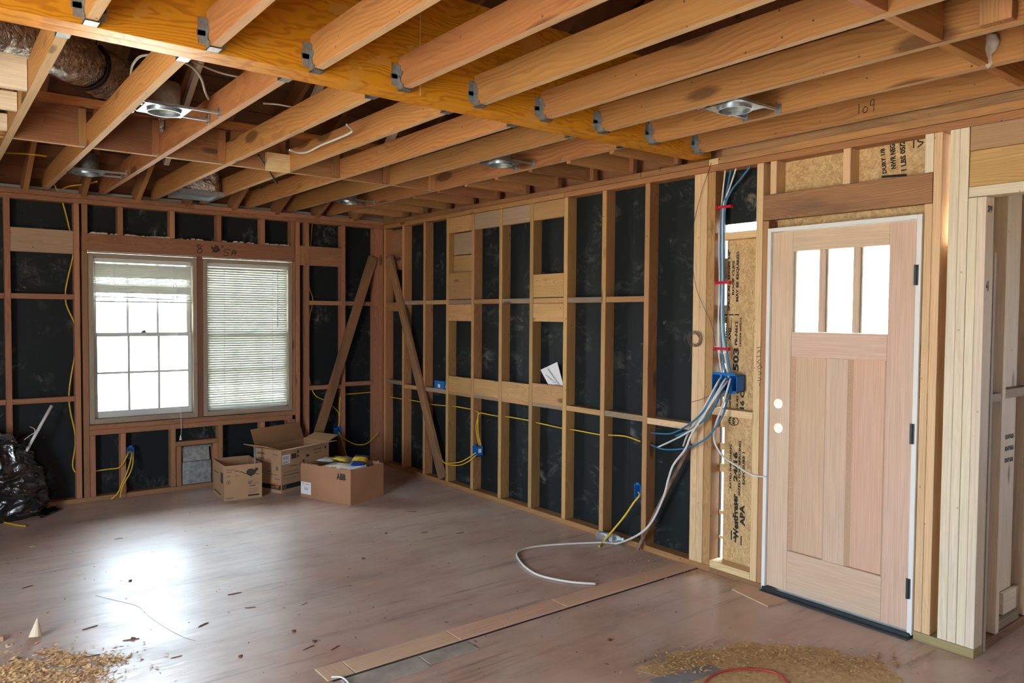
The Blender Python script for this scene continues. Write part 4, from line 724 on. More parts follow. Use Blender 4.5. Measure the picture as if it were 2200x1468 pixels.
for i in range(nt_): bm.faces.new((rows[-1][i], rows[-1][(i + 1) % nt_], cc))
bm.faces.new(rows[0][::-1]); finish('bag_body', bm, 'bag_plastic', bag, None, True)
bm = bmesh.new()                                                  # spill of slack film on the floor and loose neck
rows = []
for i in range(15):
    s = i / 14; row = []
    for j in range(9):
        v = j / 8; p = Vector((-3.14, -0.36, 0)).lerp(Vector((-2.965, -0.13, 0)), s) + Vector((0.0, -0.10 * v + 0.02, 0)); row.append(bm.verts.new((p.x - 0.06 * (1 - v), p.y + 0.06, 0.004 + 0.05 * (1 - s) ** 1.5 * (1 - v) + 0.012 * abs(mnoise.noise(Vector((s * 7, v * 4, 3)))) + 0.008 * math.sin(j * 1.9 + i * 0.6) ** 2)))
    rows.append(row)
for i in range(14):
    for j in range(8): bm.faces.new((rows[i][j], rows[i][j + 1], rows[i + 1][j + 1], rows[i + 1][j]))
o = finish('slack_film', bm, 'bag_plastic', bag, None, True); o.modifiers.new('solid', 'SOLIDIFY').thickness = 0.001
pillow('clear_bag_scrap', 'crumpled clear plastic wrap on top of the garbage bag', Matrix.Translation((-3.40, -0.19, 0.625)) @ Matrix.Rotation(0.3, 4, 'Y'), 0.26, 0.2, 0.12, ['clear_plastic'], 'plastic wrap', 9)
tag(tube('white_stick', [(-3.215, -0.20, 0.50), (-3.028, -0.11, 0.838)], 0.012, 'white_paint', None, 8, 1), 'white plastic stick poking up out of the garbage bag', 'stick')
cable('white_wire_scrap', 'thin white wire curling above the garbage bag', [onA(52, 945, -0.2), onA(66, 935, -0.2), onA(74, 930, -0.2), onA(74, 922, -0.2), onA(64, 917, -0.2)], 0.003, 'white_cable')
cable('yellow_cable_end', 'yellow cable end lying on the floor by the garbage bag', [onF(-40, 1118, 0.006), onF(0, 1121, 0.006), onF(30, 1127, 0.006), onF(55, 1131, 0.006)], 0.006, 'yellow_cable')
# ================================================================== floor vent in the back wall
v = thing('duct_boot', 'dull metal duct boot standing in the back wall frame', 'duct', (-1.885, 0.05, 0))
box('duct_box', v, (-2.008, -1.758), (0.012, 0.07), (0.04, 0.245), 'galv_dull', 0.004); board('duct_slope', v, (-1.885, 0.03, 0.245), (-1.885, 0.065, 0.375), 0.235, 0.012, (1, 0, 0), 'galv_dull'); board('duct_lip', v, (-2.0, 0.004, 0.38), (-1.76, 0.004, 0.38), 0.02, 0.01, (0, 0, 1), 'galv')
# ================================================================== electrical boxes
def gang_box(name, label, lo, hi, axis, n=1, sticker=False, tab=False):
    """open-fronted box; axis 'x': opens towards -x, 'y': opens towards -y"""
    t = thing(name, label, 'electrical box', ((lo[0] + hi[0]) / 2, (lo[1] + hi[1]) / 2, lo[2])); th = 0.004; bm = bmesh.new(); x0, y0, z0 = lo; x1, y1, z1 = hi
    bm_box(bm, (x0, y0, z0), (x1, y1, z0 + th)); bm_box(bm, (x0, y0, z1 - th), (x1, y1, z1))
    if axis == 'x':
        bm_box(bm, (x1 - th, y0, z0), (x1, y1, z1)); bm_box(bm, (x0, y0, z0), (x1, y0 + th, z1)); bm_box(bm, (x0, y1 - th, z0), (x1, y1, z1))
    else:
        bm_box(bm, (x0, y1 - th, z0), (x1, y1, z1)); bm_box(bm, (x0, y0, z0), (x0 + th, y1, z1)); bm_box(bm, (x1 - th, y0, z0), (x1, y1, z1))
    finish('box_shell', bm, 'blue_plastic', t)
    for k in range(1, n):
        yk = y0 + (y1 - y0) * k / n; box('divider', t, (x0 + 0.012, x1), (yk - 0.002, yk + 0.002), (z0 + th, z1 - th), 'blue_plastic', 0)
    for zz in (z0 - 0.012, z1): box('screw_tab', t, (x0, x0 + 0.006) if axis == 'x' else (x0 + 0.015, x1 - 0.015), (y0 + 0.015, y1 - 0.015) if axis == 'x' else (y0, y0 + 0.006), (zz, zz + 0.012), 'blue_plastic', 0)
    if sticker: box('sticker', t, (x0 + 0.025, x0 + 0.055), (y0 - 0.001, y0), (z0 + 0.03, z0 + 0.065), 'white_paper', 0)
    return t
gang_box('outlet_box', 'blue outlet box under the left window on a short stud', (-2.462, -0.006, 0.335), (-2.408, 0.06, 0.432), 'y')
gang_box('outlet_box', 'blue outlet box near the corner behind the open boxes', (-0.532, -0.004, 0.345), (-0.474, 0.06, 0.436), 'y')
gang_box('outlet_box', 'blue outlet box with white sticker and yellow loops on right wall', (-0.008, Y[4] - 0.044 - 0.055, 0.342), (0.068, Y[4] - 0.0445, 0.436), 'x', sticker=True)
gang_box('outlet_box', 'blue outlet box low on the right wall above the plastic bottle', (-0.008, Y[9] + 0.001, 0.345), (0.06, Y[9] + 0.056, 0.442), 'x')
gang_box('switch_box', 'wide blue triple switch box full of cables beside the door', (-0.006, -4.400, 1.138), (0.070, -4.2165, 1.238), 'x', 3, tab=True)
# ================================================================== cables
def A_(px, y=0.05): return [onA(u, v, y) for u, v in px]
def B_(px, x=0.045): return [onB(*p[:2], p[2] if len(p) > 2 else x) for p in px]
cable('yellow_cable', 'yellow cable hanging left of the windows down to the sole plate', [onA(112, 388, 0.05)] + A_([(128, 420), (136, 440), (148, 487), (158, 540), (140, 640), (165, 720), (148, 850), (162, 940), (156, 1000), (165, 1018)], 0.05), 0.006, 'yellow_cable')
cable('yellow_cable', 'yellow cable looping from outlet box under the left window', [(-2.70, 0.05, 0.245), (-2.60, 0.045, 0.25), (-2.53, 0.0, 0.26), (-2.50, -0.03, 0.30), (-2.47, -0.03, 0.36), (-2.45, 0.0, 0.385), (-2.43, 0.02, 0.39)], 0.006, 'yellow_cable')
cable('yellow_cable', 'yellow cable hanging down to the floor from left outlet box', [(-2.425, 0.02, 0.38), (-2.435, -0.03, 0.345), (-2.47, -0.06, 0.24), (-2.52, -0.07, 0.13), (-2.55, -0.07, 0.06), (-2.60, -0.06, 0.012)], 0.006, 'yellow_cable')
cable('yellow_cable', 'yellow cable with cut end hanging beside the left outlet loop', [(-2.415, 0.02, 0.38), (-2.425, -0.045, 0.31), (-2.455, -0.075, 0.22), (-2.515, -0.085, 0.12), (-2.535, -0.085, 0.02)], 0.006, 'yellow_cable')
cable('yellow_cable', 'yellow cable hanging between window and corner behind the brace', A_([(671, 478), (668, 520), (664, 560), (664, 615), (672, 645), (664, 690), (662, 760), (664, 812), (676, 848), (700, 862), (726, 885), (730, 905), (726, 920)], 0.06), 0.005, 'yellow_cable')
cable('yellow_cable', 'yellow cable running level into the corner above the outlet', [(-0.50, 0.03, 0.43), (-0.487, 0.012, 0.52), (-0.482, 0.02, 0.70), (-0.45, 0.04, 0.758), (-0.3, 0.05, 0.765), (-0.06, 0.05, 0.768)], 0.005, 'yellow_cable')
cable('yellow_cable', 'yellow cable with free end curving right from the corner outlet', [(-0.50, 0.02, 0.39), (-0.47, -0.03, 0.33), (-0.36, -0.06, 0.26), (-0.24, -0.07, 0.25), (-0.14, -0.06, 0.31), (-0.09, -0.05, 0.35)], 0.005, 'yellow_cable')
cable('yellow_cable', 'yellow cable dropping from corner outlet behind the lettered box', [(-0.505, 0.02, 0.38), (-0.49, -0.03, 0.32), (-0.46, -0.05, 0.20), (-0.43, -0.06, 0.05), (-0.42, -0.06, 0.01)], 0.005, 'yellow_cable')
cable('yellow_cable', 'yellow cable threaded through right wall studs nearest the corner', B_([(831, 852), (861, 857), (877, 859), (904, 864), (926, 869), (956, 872), (973, 873), (1009, 879), (1022, 883, 0.025), (1028, 890, 0.015), (1023, 915, 0.008), (1026, 940, 0.01), (1030, 958, 0.015)]), 0.005, 'yellow_cable')
cable('yellow_cable', 'yellow cable threaded through right wall studs towards the door', B_([(1034, 958, 0.02), (1028, 935, 0.01), (1027, 900, 0.01), (1030, 888, 0.015), (1045, 890, 0.03), (1068, 894), (1086, 895), (1133, 903), (1152, 908), (1206, 920), (1228, 923), (1287, 934), (1309, 935), (1345, 938), (1376, 949)]), 0.005, 'yellow_cable')
cable('yellow_cable', 'upper of two yellow loops left of stickered outlet box', B_([(1024, 972, 0.0), (1005, 985, -0.05), (985, 994, -0.06), (958, 995, -0.03), (950, 990, 0.01)]), 0.005, 'yellow_cable')
cable('yellow_cable', 'lower of two yellow loops left of stickered outlet box', B_([(1024, 977, 0.0), (1006, 992, -0.06), (985, 1000, -0.07), (958, 997, -0.035), (948, 985, 0.01)]), 0.005, 'yellow_cable')
cable('yellow_cable', 'thick yellow cable hanging from low outlet box to the floor bottle', B_([(1372, 1058, 0.02), (1374, 1065, -0.02), (1362, 1080, -0.05), (1340, 1112, -0.09), (1310, 1148, -0.12)]) + [onF(1296, 1165, 0.008), onF(1288, 1174, 0.008)], 0.007, 'yellow_cable')
XU = 0.03
def up(px): return B_(px, XU)
cable('white_cable', 'leftmost white cable running down the post beside the door', up([(1559, 352), (1558, 367), (1550, 444), (1545, 529), (1546, 605), (1543, 700), (1544, 758), (1551, 812)]), 0.0055, 'white_cable')
cable('blue_cable', 'blue cable running down the post second from the left', up([(1571, 352), (1570, 367), (1559, 423), (1550, 450), (1548, 529), (1549, 605), (1549, 700), (1551, 757), (1560, 812)]), 0.0065, 'blue_cable')
cable('white_cable', 'white cable between two blue cables on the post', up([(1583, 352), (1581, 363), (1567, 406), (1554, 444), (1552, 529), (1552, 605), (1551, 700), (1557, 758), (1565, 812)]), 0.0055, 'white_cable')
cable('blue_cable', 'blue cable fanning furthest right at the top plate', up([(1612, 352), (1608, 363), (1588, 388), (1570, 412), (1558, 446), (1555, 529), (1555, 605), (1555, 700), (1562, 760), (1572, 812)]), 0.0065, 'blue_cable')
cable('white_cable', 'short white cable stub bent down left from the switch box', B_([(1550, 815, 0.03), (1546, 815, -0.01), (1534, 836, -0.05), (1511, 878, -0.07), (1478, 933, -0.05), (1468, 959, -0.03)]), 0.006, 'white_cable')
cable('blue_cable', 'blue cable curving highest to the left from the switch box', B_([(1552, 815, 0.03), (1545, 823, -0.01), (1537, 838, -0.05), (1524, 865, -0.07), (1507, 889, -0.08), (1478, 914, -0.07), (1445, 931, -0.03), (1420, 932, 0.0), (1399, 930, 0.03)]), 0.006, 'blue_cable')
cable('white_cable', 'white cable sweeping far left from the switch box', B_([(1560, 815, 0.03), (1556, 818, -0.01), (1527, 866, -0.07), (1501, 912, -0.09), (1471, 933, -0.08), (1440, 949, -0.05), (1414, 961, -0.02)]), 0.006, 'white_cable')
cable('blue_cable', 'short blue cable curving left in the middle from the switch box', B_([(1560, 825, 0.03), (1549, 843, -0.03), (1540, 865, -0.06), (1519, 896, -0.09), (1485, 923, -0.08), (1452, 937, -0.05)]), 0.0065, 'blue_cable')
cable('white_cable', 'white cable hanging in front of the printed panel to the door jamb', B_([(1570, 815, 0.03), (1568, 820, -0.01), (1552, 873, -0.04), (1537, 915, -0.05), (1535, 948, -0.05), (1552, 979, -0.04), (1579, 999, -0.03), (1610, 1018, -0.015), (1625, 1023, -0.008), (1646, 1025, -0.02)]), 0.006, 'white_cable')
cable('blue_cable', 'blue cable making the lowest long curve from the switch box', B_([(1572, 820, 0.03), (1569, 843, -0.02), (1561, 865, -0.05), (1552, 894, -0.08), (1527, 933, -0.10), (1504, 951, -0.10), (1472, 964, -0.07), (1429, 966, -0.02), (1406, 959, 0.01), (1399, 956, 0.03)]), 0.006, 'blue_cable')
cable('white_cable', 'long white cable dropping from switch box and looping on the floor', B_([(1563, 818, 0.03), (1540, 850, -0.06), (1510, 895, -0.08), (1485, 935, -0.09), (1472, 966, -0.09), (1447, 999, -0.09), (1436, 1030, -0.10), (1425, 1070, -0.11), (1400, 1122, -0.12), (1370, 1150, -0.13)]) + [onF(u, v, 0.008) for u, v in [(1325, 1168), (1290, 1166), (1200, 1170), (1150, 1175), (1118, 1183), (1111, 1195), (1128, 1218), (1160, 1237), (1220, 1250), (1280, 1255)]], 0.0075, 'white_cable')
tag(tube('leaning_stick', [onB(1484, 955, -0.02), onB(1440, 1040, -0.025), (-0.035, -3.70, 0.10), (-0.055, -3.667, 0.014)], 0.013, 'hose_brown', None, 8, 4), 'brown dirty stick leaning against the studs behind white cable', 'stick')
cable('black_wire', 'thin black wire strung down the pale post from the ceiling', B_([(1528, 350, -0.004), (1525, 360, -0.005), (1507, 414, -0.02), (1488, 496, -0.04), (1487, 556, -0.04), (1496, 619, -0.03), (1513, 662, -0.02), (1529, 698, -0.015), (1540, 760, -0.015), (1548, 806, 0.01)]), 0.0016, 'black_cable', cat='wire')
cable('black_wire', 'thin black wire end sticking left out of the switch box', B_([(1550, 825, 0.02), (1535, 843, -0.03), (1510, 857, -0.05), (1486, 864, -0.05)]), 0.0016, 'black_cable', cat='wire')
c = onB(1494, 728, -0.02); pts = []
for k in range(60):
    a = k / 60 * 2 * math.pi * 5; r = 0.034 + 0.012 * mnoise.noise(Vector((k * 0.21, 1, 2))); pts.append((c.x - 0.012 * math.sin(a * 0.37) - 0.006, c.y + r * 1.3 * math.cos(a), c.z + r * 1.2 * math.sin(a) - 0.01 * math.cos(a * 0.2)))
cable('wire_coil', 'small coil of dark wire hanging on the pale post', pts + [(c.x, c.y + 0.03, c.z - 0.09), (c.x, c.y + 0.05, c.z - 0.15)], 0.0017, 'copper_wire', n=2, cat='wire')
for py, nm in ((447, 'topmost'), (608, 'middle'), (749, 'lowest')):
    a = onB(1535, py, 0.012); t = thing('cable_clamp', 'red plastic cable clamp on the post, %s of three' % nm, 'cable clamp', (0.02, -4.25, a.z), 'red clamps on the cable bundle')
    box('clamp_bar', t, (0.012, 0.020), (-4.312, -4.216), (a.z - 0.008, a.z + 0.008), 'red_plastic', 0.002); box('clamp_foot', t, (0.004, 0.045), (-4.224, -4.2155), (a.z - 0.013, a.z + 0.013), 'red_plastic', 0.002); box('clamp_tip', t, (0.010, 0.040), (-4.318, -4.310), (a.z - 0.010, a.z + 0.010), 'red_plastic', 0.002)
cable('red_cable', 'red cable arcing over the floor at the bottom edge', [onF(u, v, 0.007) for u, v in [(1505, 1490), (1518, 1462), (1545, 1445), (1590, 1438), (1640, 1440), (1675, 1450), (1695, 1475), (1700, 1500)]], 0.0055, 'red_cable')
cable('white_cable_end', 'thin white cable scrap at the end of the floor strip', [onF(u, v, 0.012) for u, v in [(712, 1455), (735, 1456), (750, 1470), (755, 1490)]], 0.004, 'white_cable')
# ================================================================== small things on the wall blocks
bx = thing('blue_carton', 'small bright blue cardboard box on the right wall block', 'small box', (0.03, -1.09, 0.886)); z0 = 0.8915 - 0.0
o = box('carton_body', bx, (0.0, 0.075), (-1.165, -1.01), (0.892, 0.965), 'blue_plastic', 0.001); box('white_sticker', o, (-0.0006, 0.0), (-1.11, -1.07), (0.902, 0.935), 'white_paper', 0); box('white_sticker', o, (0.02, 0.05), (-1.1656, -1.165), (0.90, 0.93), 'white_paper', 0)
lf = thing('folded_leaflet', 'folded white paper leaflet tucked behind a wall block', 'leaflet', (0.045, -2.64, 1.05))
def sheet(nm, pts, par, mat='white_paper'):
    bm = bmesh.new(); a = [bm.verts.new(p) for p in pts]; b_ = [bm.verts.new(Vector(p) + Vector((0.0012, 0, 0))) for p in pts]; n = len(pts); bm.faces.new(a); bm.faces.new(b_[::-1])
    for k in range(n): bm.faces.new((a[k], a[(k + 1) % n], b_[(k + 1) % n], b_[k]))
    return finish(nm, bm, mat, par)
P1, P2, P3, P4, P5 = [onB(u, v, x) for u, v, x in ((1161, 795, 0.045), (1197, 778, 0.06), (1212, 835, 0.055), (1182, 834, 0.042), (1174, 790, 0.035))]
sheet('back_leaf', [P1, P2, P3, P4], lf); sheet('front_leaf', [P1, P5, onB(1207, 836, 0.04), P4], lf)
for k in range(5):
    a, b_ = onB(1172 + k * 5, 806 + k * 5, 0.0385), onB(1180 + k * 5, 810 + k * 4, 0.0385); board('text_line', lf, a, b_, 0.004, 0.0005, (0, 0, 1), 'grey_print', 0)
# plastic bottle
bt = thing('plastic_bottle', 'clear plastic water bottle lying by the right wall', 'bottle', (-0.07, -3.42, 0.0)); Ax = Vector((0.35, -1, 0)).normalized(); O = Vector((-0.085, -3.315, 0.034)); bm = bmesh.new()
prof = [(0, 0.012), (0.0, 0.028), (0.012, 0.032), (0.05, 0.032), (0.055, 0.030), (0.075, 0.030), (0.08, 0.032), (0.13, 0.032), (0.16, 0.026), (0.18, 0.014), (0.20, 0.013)]
u_ = Ax.orthogonal().normalized(); v_ = Ax.cross(u_); rows = [[bm.verts.new(O + Ax * s + (u_ * math.cos(k / 20 * 6.2832) + v_ * math.sin(k / 20 * 6.2832)) * r) for k in range(20)] for s, r in prof]
for a, b_ in zip(rows, rows[1:]):
    for k in range(20): bm.faces.new((a[k], a[(k + 1) % 20], b_[(k + 1) % 20], b_[k]))
bm.faces.new(rows[0][::-1]); bm.faces.new(rows[-1]); finish('bottle_body', bm, 'clear_plastic', bt, None, True)
bm = bmesh.new(); bm_cyl(bm, O + Ax * 0.083, Ax, 0.0326, 0.045, 20, (False, False)); finish('bottle_label', bm, 'pack_clear', bt, None, True); bm = bmesh.new(); bm_cyl(bm, O + Ax * 0.088, Ax, 0.0330, 0.014, 20, (False, False)); finish('label_band', bm, 'blue_plastic', bt, None, True); bm = bmesh.new(); bm_cyl(bm, O + Ax * 0.19, Ax, 0.0155, 0.014, 16); finish('bottle_cap', bm, 'white_paint', bt, None, True)
# ================================================================== ceiling fittings
def can_light(label, cx, cy, xa, xb, jb=False, zc=ZJ + 0.012):
    t = thing('recessed_light', label, 'recessed light', (cx, cy, zc), 'recessed lights between the joists'); S = 0.105; R_ = 0.078
    bm = bmesh.new(); n = 32; circ = [(cx + R_ * math.cos(k / n * 6.2832), cy + R_ * math.sin(k / n * 6.2832)) for k in range(n)]
    sq = []
    for k in range(n):
        a = k / n * 6.2832; dx, dy = math.cos(a), math.sin(a); s = S / max(abs(dx), abs(dy)); sq.append((cx + dx * s, cy + dy * s))
    for z in (zc, zc + 0.002):
        a = [bm.verts.new((*p, z)) for p in circ]; b_ = [bm.verts.new((*p, z)) for p in sq]
        for k in range(n): bm.faces.new((a[k], a[(k + 1) % n], b_[(k + 1) % n], b_[k]))
    finish('mounting_plate', bm, 'galv', t)
    bm = bmesh.new(); bm_cyl(bm, (cx, cy, zc - 0.014), (0, 0, 1), R_, 0.014, 32, (False, False)); bm_cyl(bm, (cx, cy, zc - 0.014), (0, 0, 1), R_ - 0.003, 0.015, 32, (False, False))
    ra = [bm.verts.new((cx + (R_ - 0.003) * math.cos(k / 32 * 6.2832), cy + (R_ - 0.003) * math.sin(k / 32 * 6.2832), zc - 0.014)) for k in range(32)]; rb = [bm.verts.new((cx + (R_ + 0.004) * math.cos(k / 32 * 6.2832), cy + (R_ + 0.004) * math.sin(k / 32 * 6.2832), zc - 0.014)) for k in range(32)]
    for k in range(32): bm.faces.new((ra[k], ra[(k + 1) % 32], rb[(k + 1) % 32], rb[k]))
    finish('trim_ring', bm, 'galv', t, None, True)
    bm = bmesh.new(); bm_cyl(bm, (cx, cy, zc + 0.002), (0, 0, 1), R_ - 0.004, 0.13, 32, (False, True)); finish('lamp_can', bm, 'galv_dull', t, None, True)
    for s in (-1, 1):
        yb = cy + s * (S - 0.012); box('hanger_bar', t, (xa, xb), (yb - 0.006, yb + 0.006), (zc + 0.003, zc + 0.016), 'galv', 0.001)
        for xe in (xa, xb): box('bar_foot', t, (xe - 0.003, xe + 0.003), (yb - 0.016, yb + 0.016), (zc - 0.010, zc + 0.035), 'galv', 0.001)
    if jb: box('junction_box', t, (cx - 0.06, cx + 0.06), (cy + 0.10, cy + 0.17), (zc + 0.02, zc + 0.11), 'galv_dull', 0.003); tube('conduit', [(cx, cy + 0.13, zc + 0.11), (cx + 0.02, cy + 0.10, zc + 0.16), (cx + 0.02, cy + 0.03, zc + 0.16), (cx, cy, zc + 0.13)], 0.011, 'galv', t)
xj = lambda i: fx[i]
can_light('recessed light frame in the leftmost bay near the beam', -2.885, -3.09, fx[6] + JT / 2 + 0.004, fx[5] - JT / 2 - 0.004)
can_light('recessed light frame with junction box near the window wall', -2.885, -0.92, fx[6] + JT / 2 + 0.004, fx[5] - JT / 2 - 0.004, True)
can_light('recessed light frame in the last bay near the beam end', -0.815, -3.11, fx[1] + JT / 2 + 0.004, fx[0] - JT / 2 - 0.004)
can_light('recessed light frame in the last bay near the back corner', -0.815, -0.86, fx[1] + JT / 2 + 0.004, fx[0] - JT / 2 - 0.004, True)
can_light('recessed light frame among the near joists above the door', -0.765, -4.90, nx[2] + JT / 2 + 0.004, nx[1] - JT / 2 - 0.004)
rb_ = thing('register_boot', 'metal register boot with crinkled foil neck between joists', 'duct', (-2.01, -0.46, 2.545))
box('boot_frame', rb_, (-2.19, -1.835), (-0.66, -0.63), (2.552, 2.59), 'galv', 0.002); box('boot_frame', rb_, (-2.19, -1.835), (-0.32, -0.29), (2.552, 2.59), 'galv', 0.002); box('boot_frame', rb_, (-2.19, -2.16), (-0.63, -0.32), (2.552, 2.59), 'galv', 0.002); box('boot_frame', rb_, (-1.865, -1.835), (-0.63, -0.32), (2.552, 2.59), 'galv', 0.002); box('boot_lid', rb_, (-2.16, -1.865), (-0.63, -0.32), (2.580, 2.588), 'galv', 0)
bm = bmesh.new(); rows = []
for j in range(15):
    t = j / 14; row = []
    for k in range(40):
        a = k / 40 * 6.2832; dx, dy = math.cos(a), math.sin(a); s = 1 / max(abs(dx), abs(dy)); rx = (0.165 * min(s, 1.25)) * (1 - t) + 0.10 * t; ry = (0.165 * min(s, 1.25)) * (1 - t) + 0.10 * t; wob = 1 + 0.10 * mnoise.noise(Vector((dx * 3, dy * 3, t * 6)))
        row.append(bm.verts.new((-2.01 + 0.05 * t + dx * rx * wob, -0.47 - 0.10 * t + dy * ry * wob, 2.59 + 0.24 * t)))
    rows.append(row)
for a, b_ in zip(rows, rows[1:]):
    for k in range(40): bm.faces.new((a[k], a[(k + 1) % 40], b_[(k + 1) % 40], b_[k]))
bm.faces.new(rows[-1]); finish('foil_neck', bm, 'foil', rb_, None, True)
fd = thing('foil_duct', 'large foil wrapped flexible duct in the attic over the joists', 'duct', (-3.2, -2.3, 2.86))
path = smooth_path([(-4.6, -3.0, 3.0), (-3.9, -2.75, 3.0), (-3.45, -2.52, 3.0), (-3.1, -2.22, 2.99), (-2.78, -1.80, 2.99), (-2.5, -1.3, 3.0), (-2.25, -0.9, 2.98), (-1.98, -0.60, 2.93)], 14)
bm = bmesh.new(); bm_tube(bm, path, lambda s: 0.135 + 0.008 * math.sin(s * 330) + 0.008 * mnoise.noise(Vector((s * 20, 0, 0))), 28); finish('duct_sleeve', bm, 'foil', fd, None, True)
c = Vector((-3.10, -2.22, 2.99)); dv = Vector((0.6, 0.8, 0)).normalized(); sd = Vector((dv.y, -dv.x, 0)); pts = [c + sd * (0.145 * math.cos(a)) + Vector((0, 0, 0.145 * math.sin(a))) for a in [math.radians(x) for x in range(60, -125, -15)]]
bm = bmesh.new(); bm_tube(bm, smooth_path([c + sd * 0.12 + Vector((0, 0, 0.55))] + pts, 3), 0.022, 6, 0.12); finish('hanging_strap', bm, 'rubber_black', fd, None, True)
def ceilp(px, z): return [onF(u, v, z) for u, v in px]
cable('white_cable', 'white cable arching over the leftmost joists in the attic', ceilp([(281, 160), (285, 140), (300, 122), (322, 118)], 2.80), 0.006, 'white_cable')
cable('white_cable', 'white cable drooping between joists below the beam', ceilp([(398, 136), (415, 146), (432, 168), (440, 195), (448, 213)], 2.70), 0.006, 'white_cable')
cable('white_cable', 'white cable running along a joist to the wooden junction block', ceilp([(622, 322), (640, 328), (660, 327), (690, 312), (725, 298), (748, 288), (757, 280), (745, 268)], 2.62), 0.007, 'white_cable')
cable('white_cable', 'thin white cable stretched below the beam across two bays', ceilp([(415, 133), (470, 155), (520, 167)], 2.74), 0.005, 'white_cable'); cable('white_cable', 'thin white cable sagging in the third bay', ceilp([(565, 222), (600, 225), (632, 231)], 2.74), 0.005, 'white_cable')
cable('black_cable', 'short black cable hanging beside the wooden junction block', [onF(555, 333, 2.62), onF(570, 355, 2.60), onF(585, 378, 2.57), onF(596, 394, 2.54)], 0.007, 'black_cable')
cable('yellow_cable', 'yellow cable curving from light junction box over the back plate', [onF(130, 408, 2.60), onF(150, 400, 2.62), onF(185, 396, 2.63), onF(208, 390, 2.65)], 0.006, 'yellow_cable'); cable('yellow_cable', 'yellow cable lying across rafters near the back wall', [onF(5, 328, 2.72), onF(60, 331, 2.72), onF(100, 336, 2.72)], 0.006, 'yellow_cable')
for i, (u, v_, nm) in enumerate(((2115, 100, 'largest clump hanging by a cleat'), (1888, 10, 'clump at the top edge'), (1588, 6, 'wisp on a joist at the top'))):
    c = onF(u, v_, 2.66); bm = bmesh.new(); bmesh.ops.create_icosphere(bm, subdivisions=3, radius=(0.045, 0.03, 0.02)[i])
    for vv in bm.verts: vv.co = vv.co * (1 + 0.7 * mnoise.noise(vv.co * 40 + Vector((i * 3, 0, 0)))); vv.co.z *= 1.5
    tag(finish('insulation_clump', bm, 'insulation', None, Matrix.Translation(c), True), 'pale insulation tuft between ceiling joists, ' + nm, 'insulation')
# ================================================================== debris
rs = random.Random(11)
def chip_mesh(kind, i):
    bm = bmesh.new(); l_, w_, h_ = {'splinter': (0.07, 0.007, 0.004), 'crumb': (0.014, 0.009, 0.005), 'pale': (0.03, 0.008, 0.004)}[kind]
    pts = [(-l_ / 2, 0), (-l_ * 0.3, -w_ / 2), (l_ * 0.35, -w_ * 0.45), (l_ / 2, w_ * 0.1), (l_ * 0.2, w_ / 2), (-l_ * 0.35, w_ * 0.4)]; pts = [(x * rs.uniform(0.8, 1.2), y * rs.uniform(0.6, 1.4)) for x, y in pts]
    a = [bm.verts.new((x, y, 0.0005)) for x, y in pts]; b_ = [bm.verts.new((x, y, h_ * rs.uniform(0.5, 1.2))) for x, y in pts]; bm.faces.new(a[::-1]); bm.faces.new(b_)
    for k in range(6): bm.faces.new((a[k], a[(k + 1) % 6], b_[(k + 1) % 6], b_[k]))
    me = bpy.data.meshes.new('chip'); bm.to_mesh(me); bm.free(); me.materials.append(M[{'splinter': 'chip_dark', 'crumb': 'chip_dark', 'pale': 'chip_pale'}[kind]]); return me
chips = {k: [chip_mesh(k, i) for i in range(4)] for k in ('splinter', 'crumb', 'pale')}
LB = {'splinter': ('wood_splinter', 'long thin dark wood splinter lying on the open floor', 'splinter', 'dark splinters on the floor'), 'crumb': ('debris_crumb', 'tiny dark crumb of debris lying on the floor', 'debris', 'dark crumbs on the floor'), 'pale': ('pale_wood_chip', 'small pale wood chip lying on the floor', 'wood chip', 'pale chips on the floor')}
def chip(kind, u, v, sc=1.0, rot=None):
    p = onF(u, v)
    if p.x > -0.02 and p.y > -5.72: return
    nm, lb, ct, gr = LB[kind]; a = rot if rot is not None else rs.uniform(-0.6, 0.6)
    tag(place(bpy.data.objects.new(nm, rs.choice(chips[kind])), None, Matrix.Translation((p.x, p.y, 0.0)) @ Matrix.Rotation(a, 4, 'Z') @ Matrix.Diagonal((sc, sc, sc, 1))), lb, ct, gr)
for u, v in ((255, 1158), (507, 1276), (540, 1306), (438, 1343), (283, 1375), (380, 1412), (200, 1410), (665, 1392), (722, 1392), (887, 1100), (912, 1145), (989, 1146), (655, 1298), (60, 1262), (32, 1418), (195, 1349)): chip('splinter', u, v, rs.uniform(0.7, 1.1))
for u, v in ((170, 1234), (70, 1175), (835, 1150), (1145, 1110), (805, 1135), (870, 1152), (75, 1408), (20, 1390), (1430, 1245), (1040, 1140), (1375, 1230), (1120, 1090)): chip('pale', u, v, rs.uniform(0.7, 1.2))
for i in range(110): chip('crumb', rs.uniform(10, 1450), rs.uniform(1140, 1465), rs.uniform(0.2, 0.65), rs.uniform(0, 6))
for u, v in ((830, 1147), (781, 1201), (632, 1358), (676, 1380), (517, 1411), (286, 1374), (1310, 1377), (280, 1249)): chip('crumb', u, v, 1.7)
for u, v in ((1385, 1175), (1395, 1205), (1420, 1190), (1405, 1232)): chip('pale', u, v, 0.8)
p = onF(76, 1372); bm = bmesh.new(); bm_cyl(bm, (0, 0, 0.0), (0.15, 0.3, 1), 0.030, 0.085, 12, r2=0.003); tag(finish('paper_cone', bm, ['chip_pale'], None, Matrix.Translation((p.x, p.y, 0.008))), 'pale cone shaped wood scrap standing on the floor', 'scrap')
p = onF(2, 1376); q = onF(-40, 1390); tag(board('corner_scrap', None, (p.x, p.y, 0.012), (q.x, q.y, 0.012), 0.05, 0.02, (0, 1, 0), 'new_pine'), 'pale lumber offcut at the left edge of the floor', 'offcut')
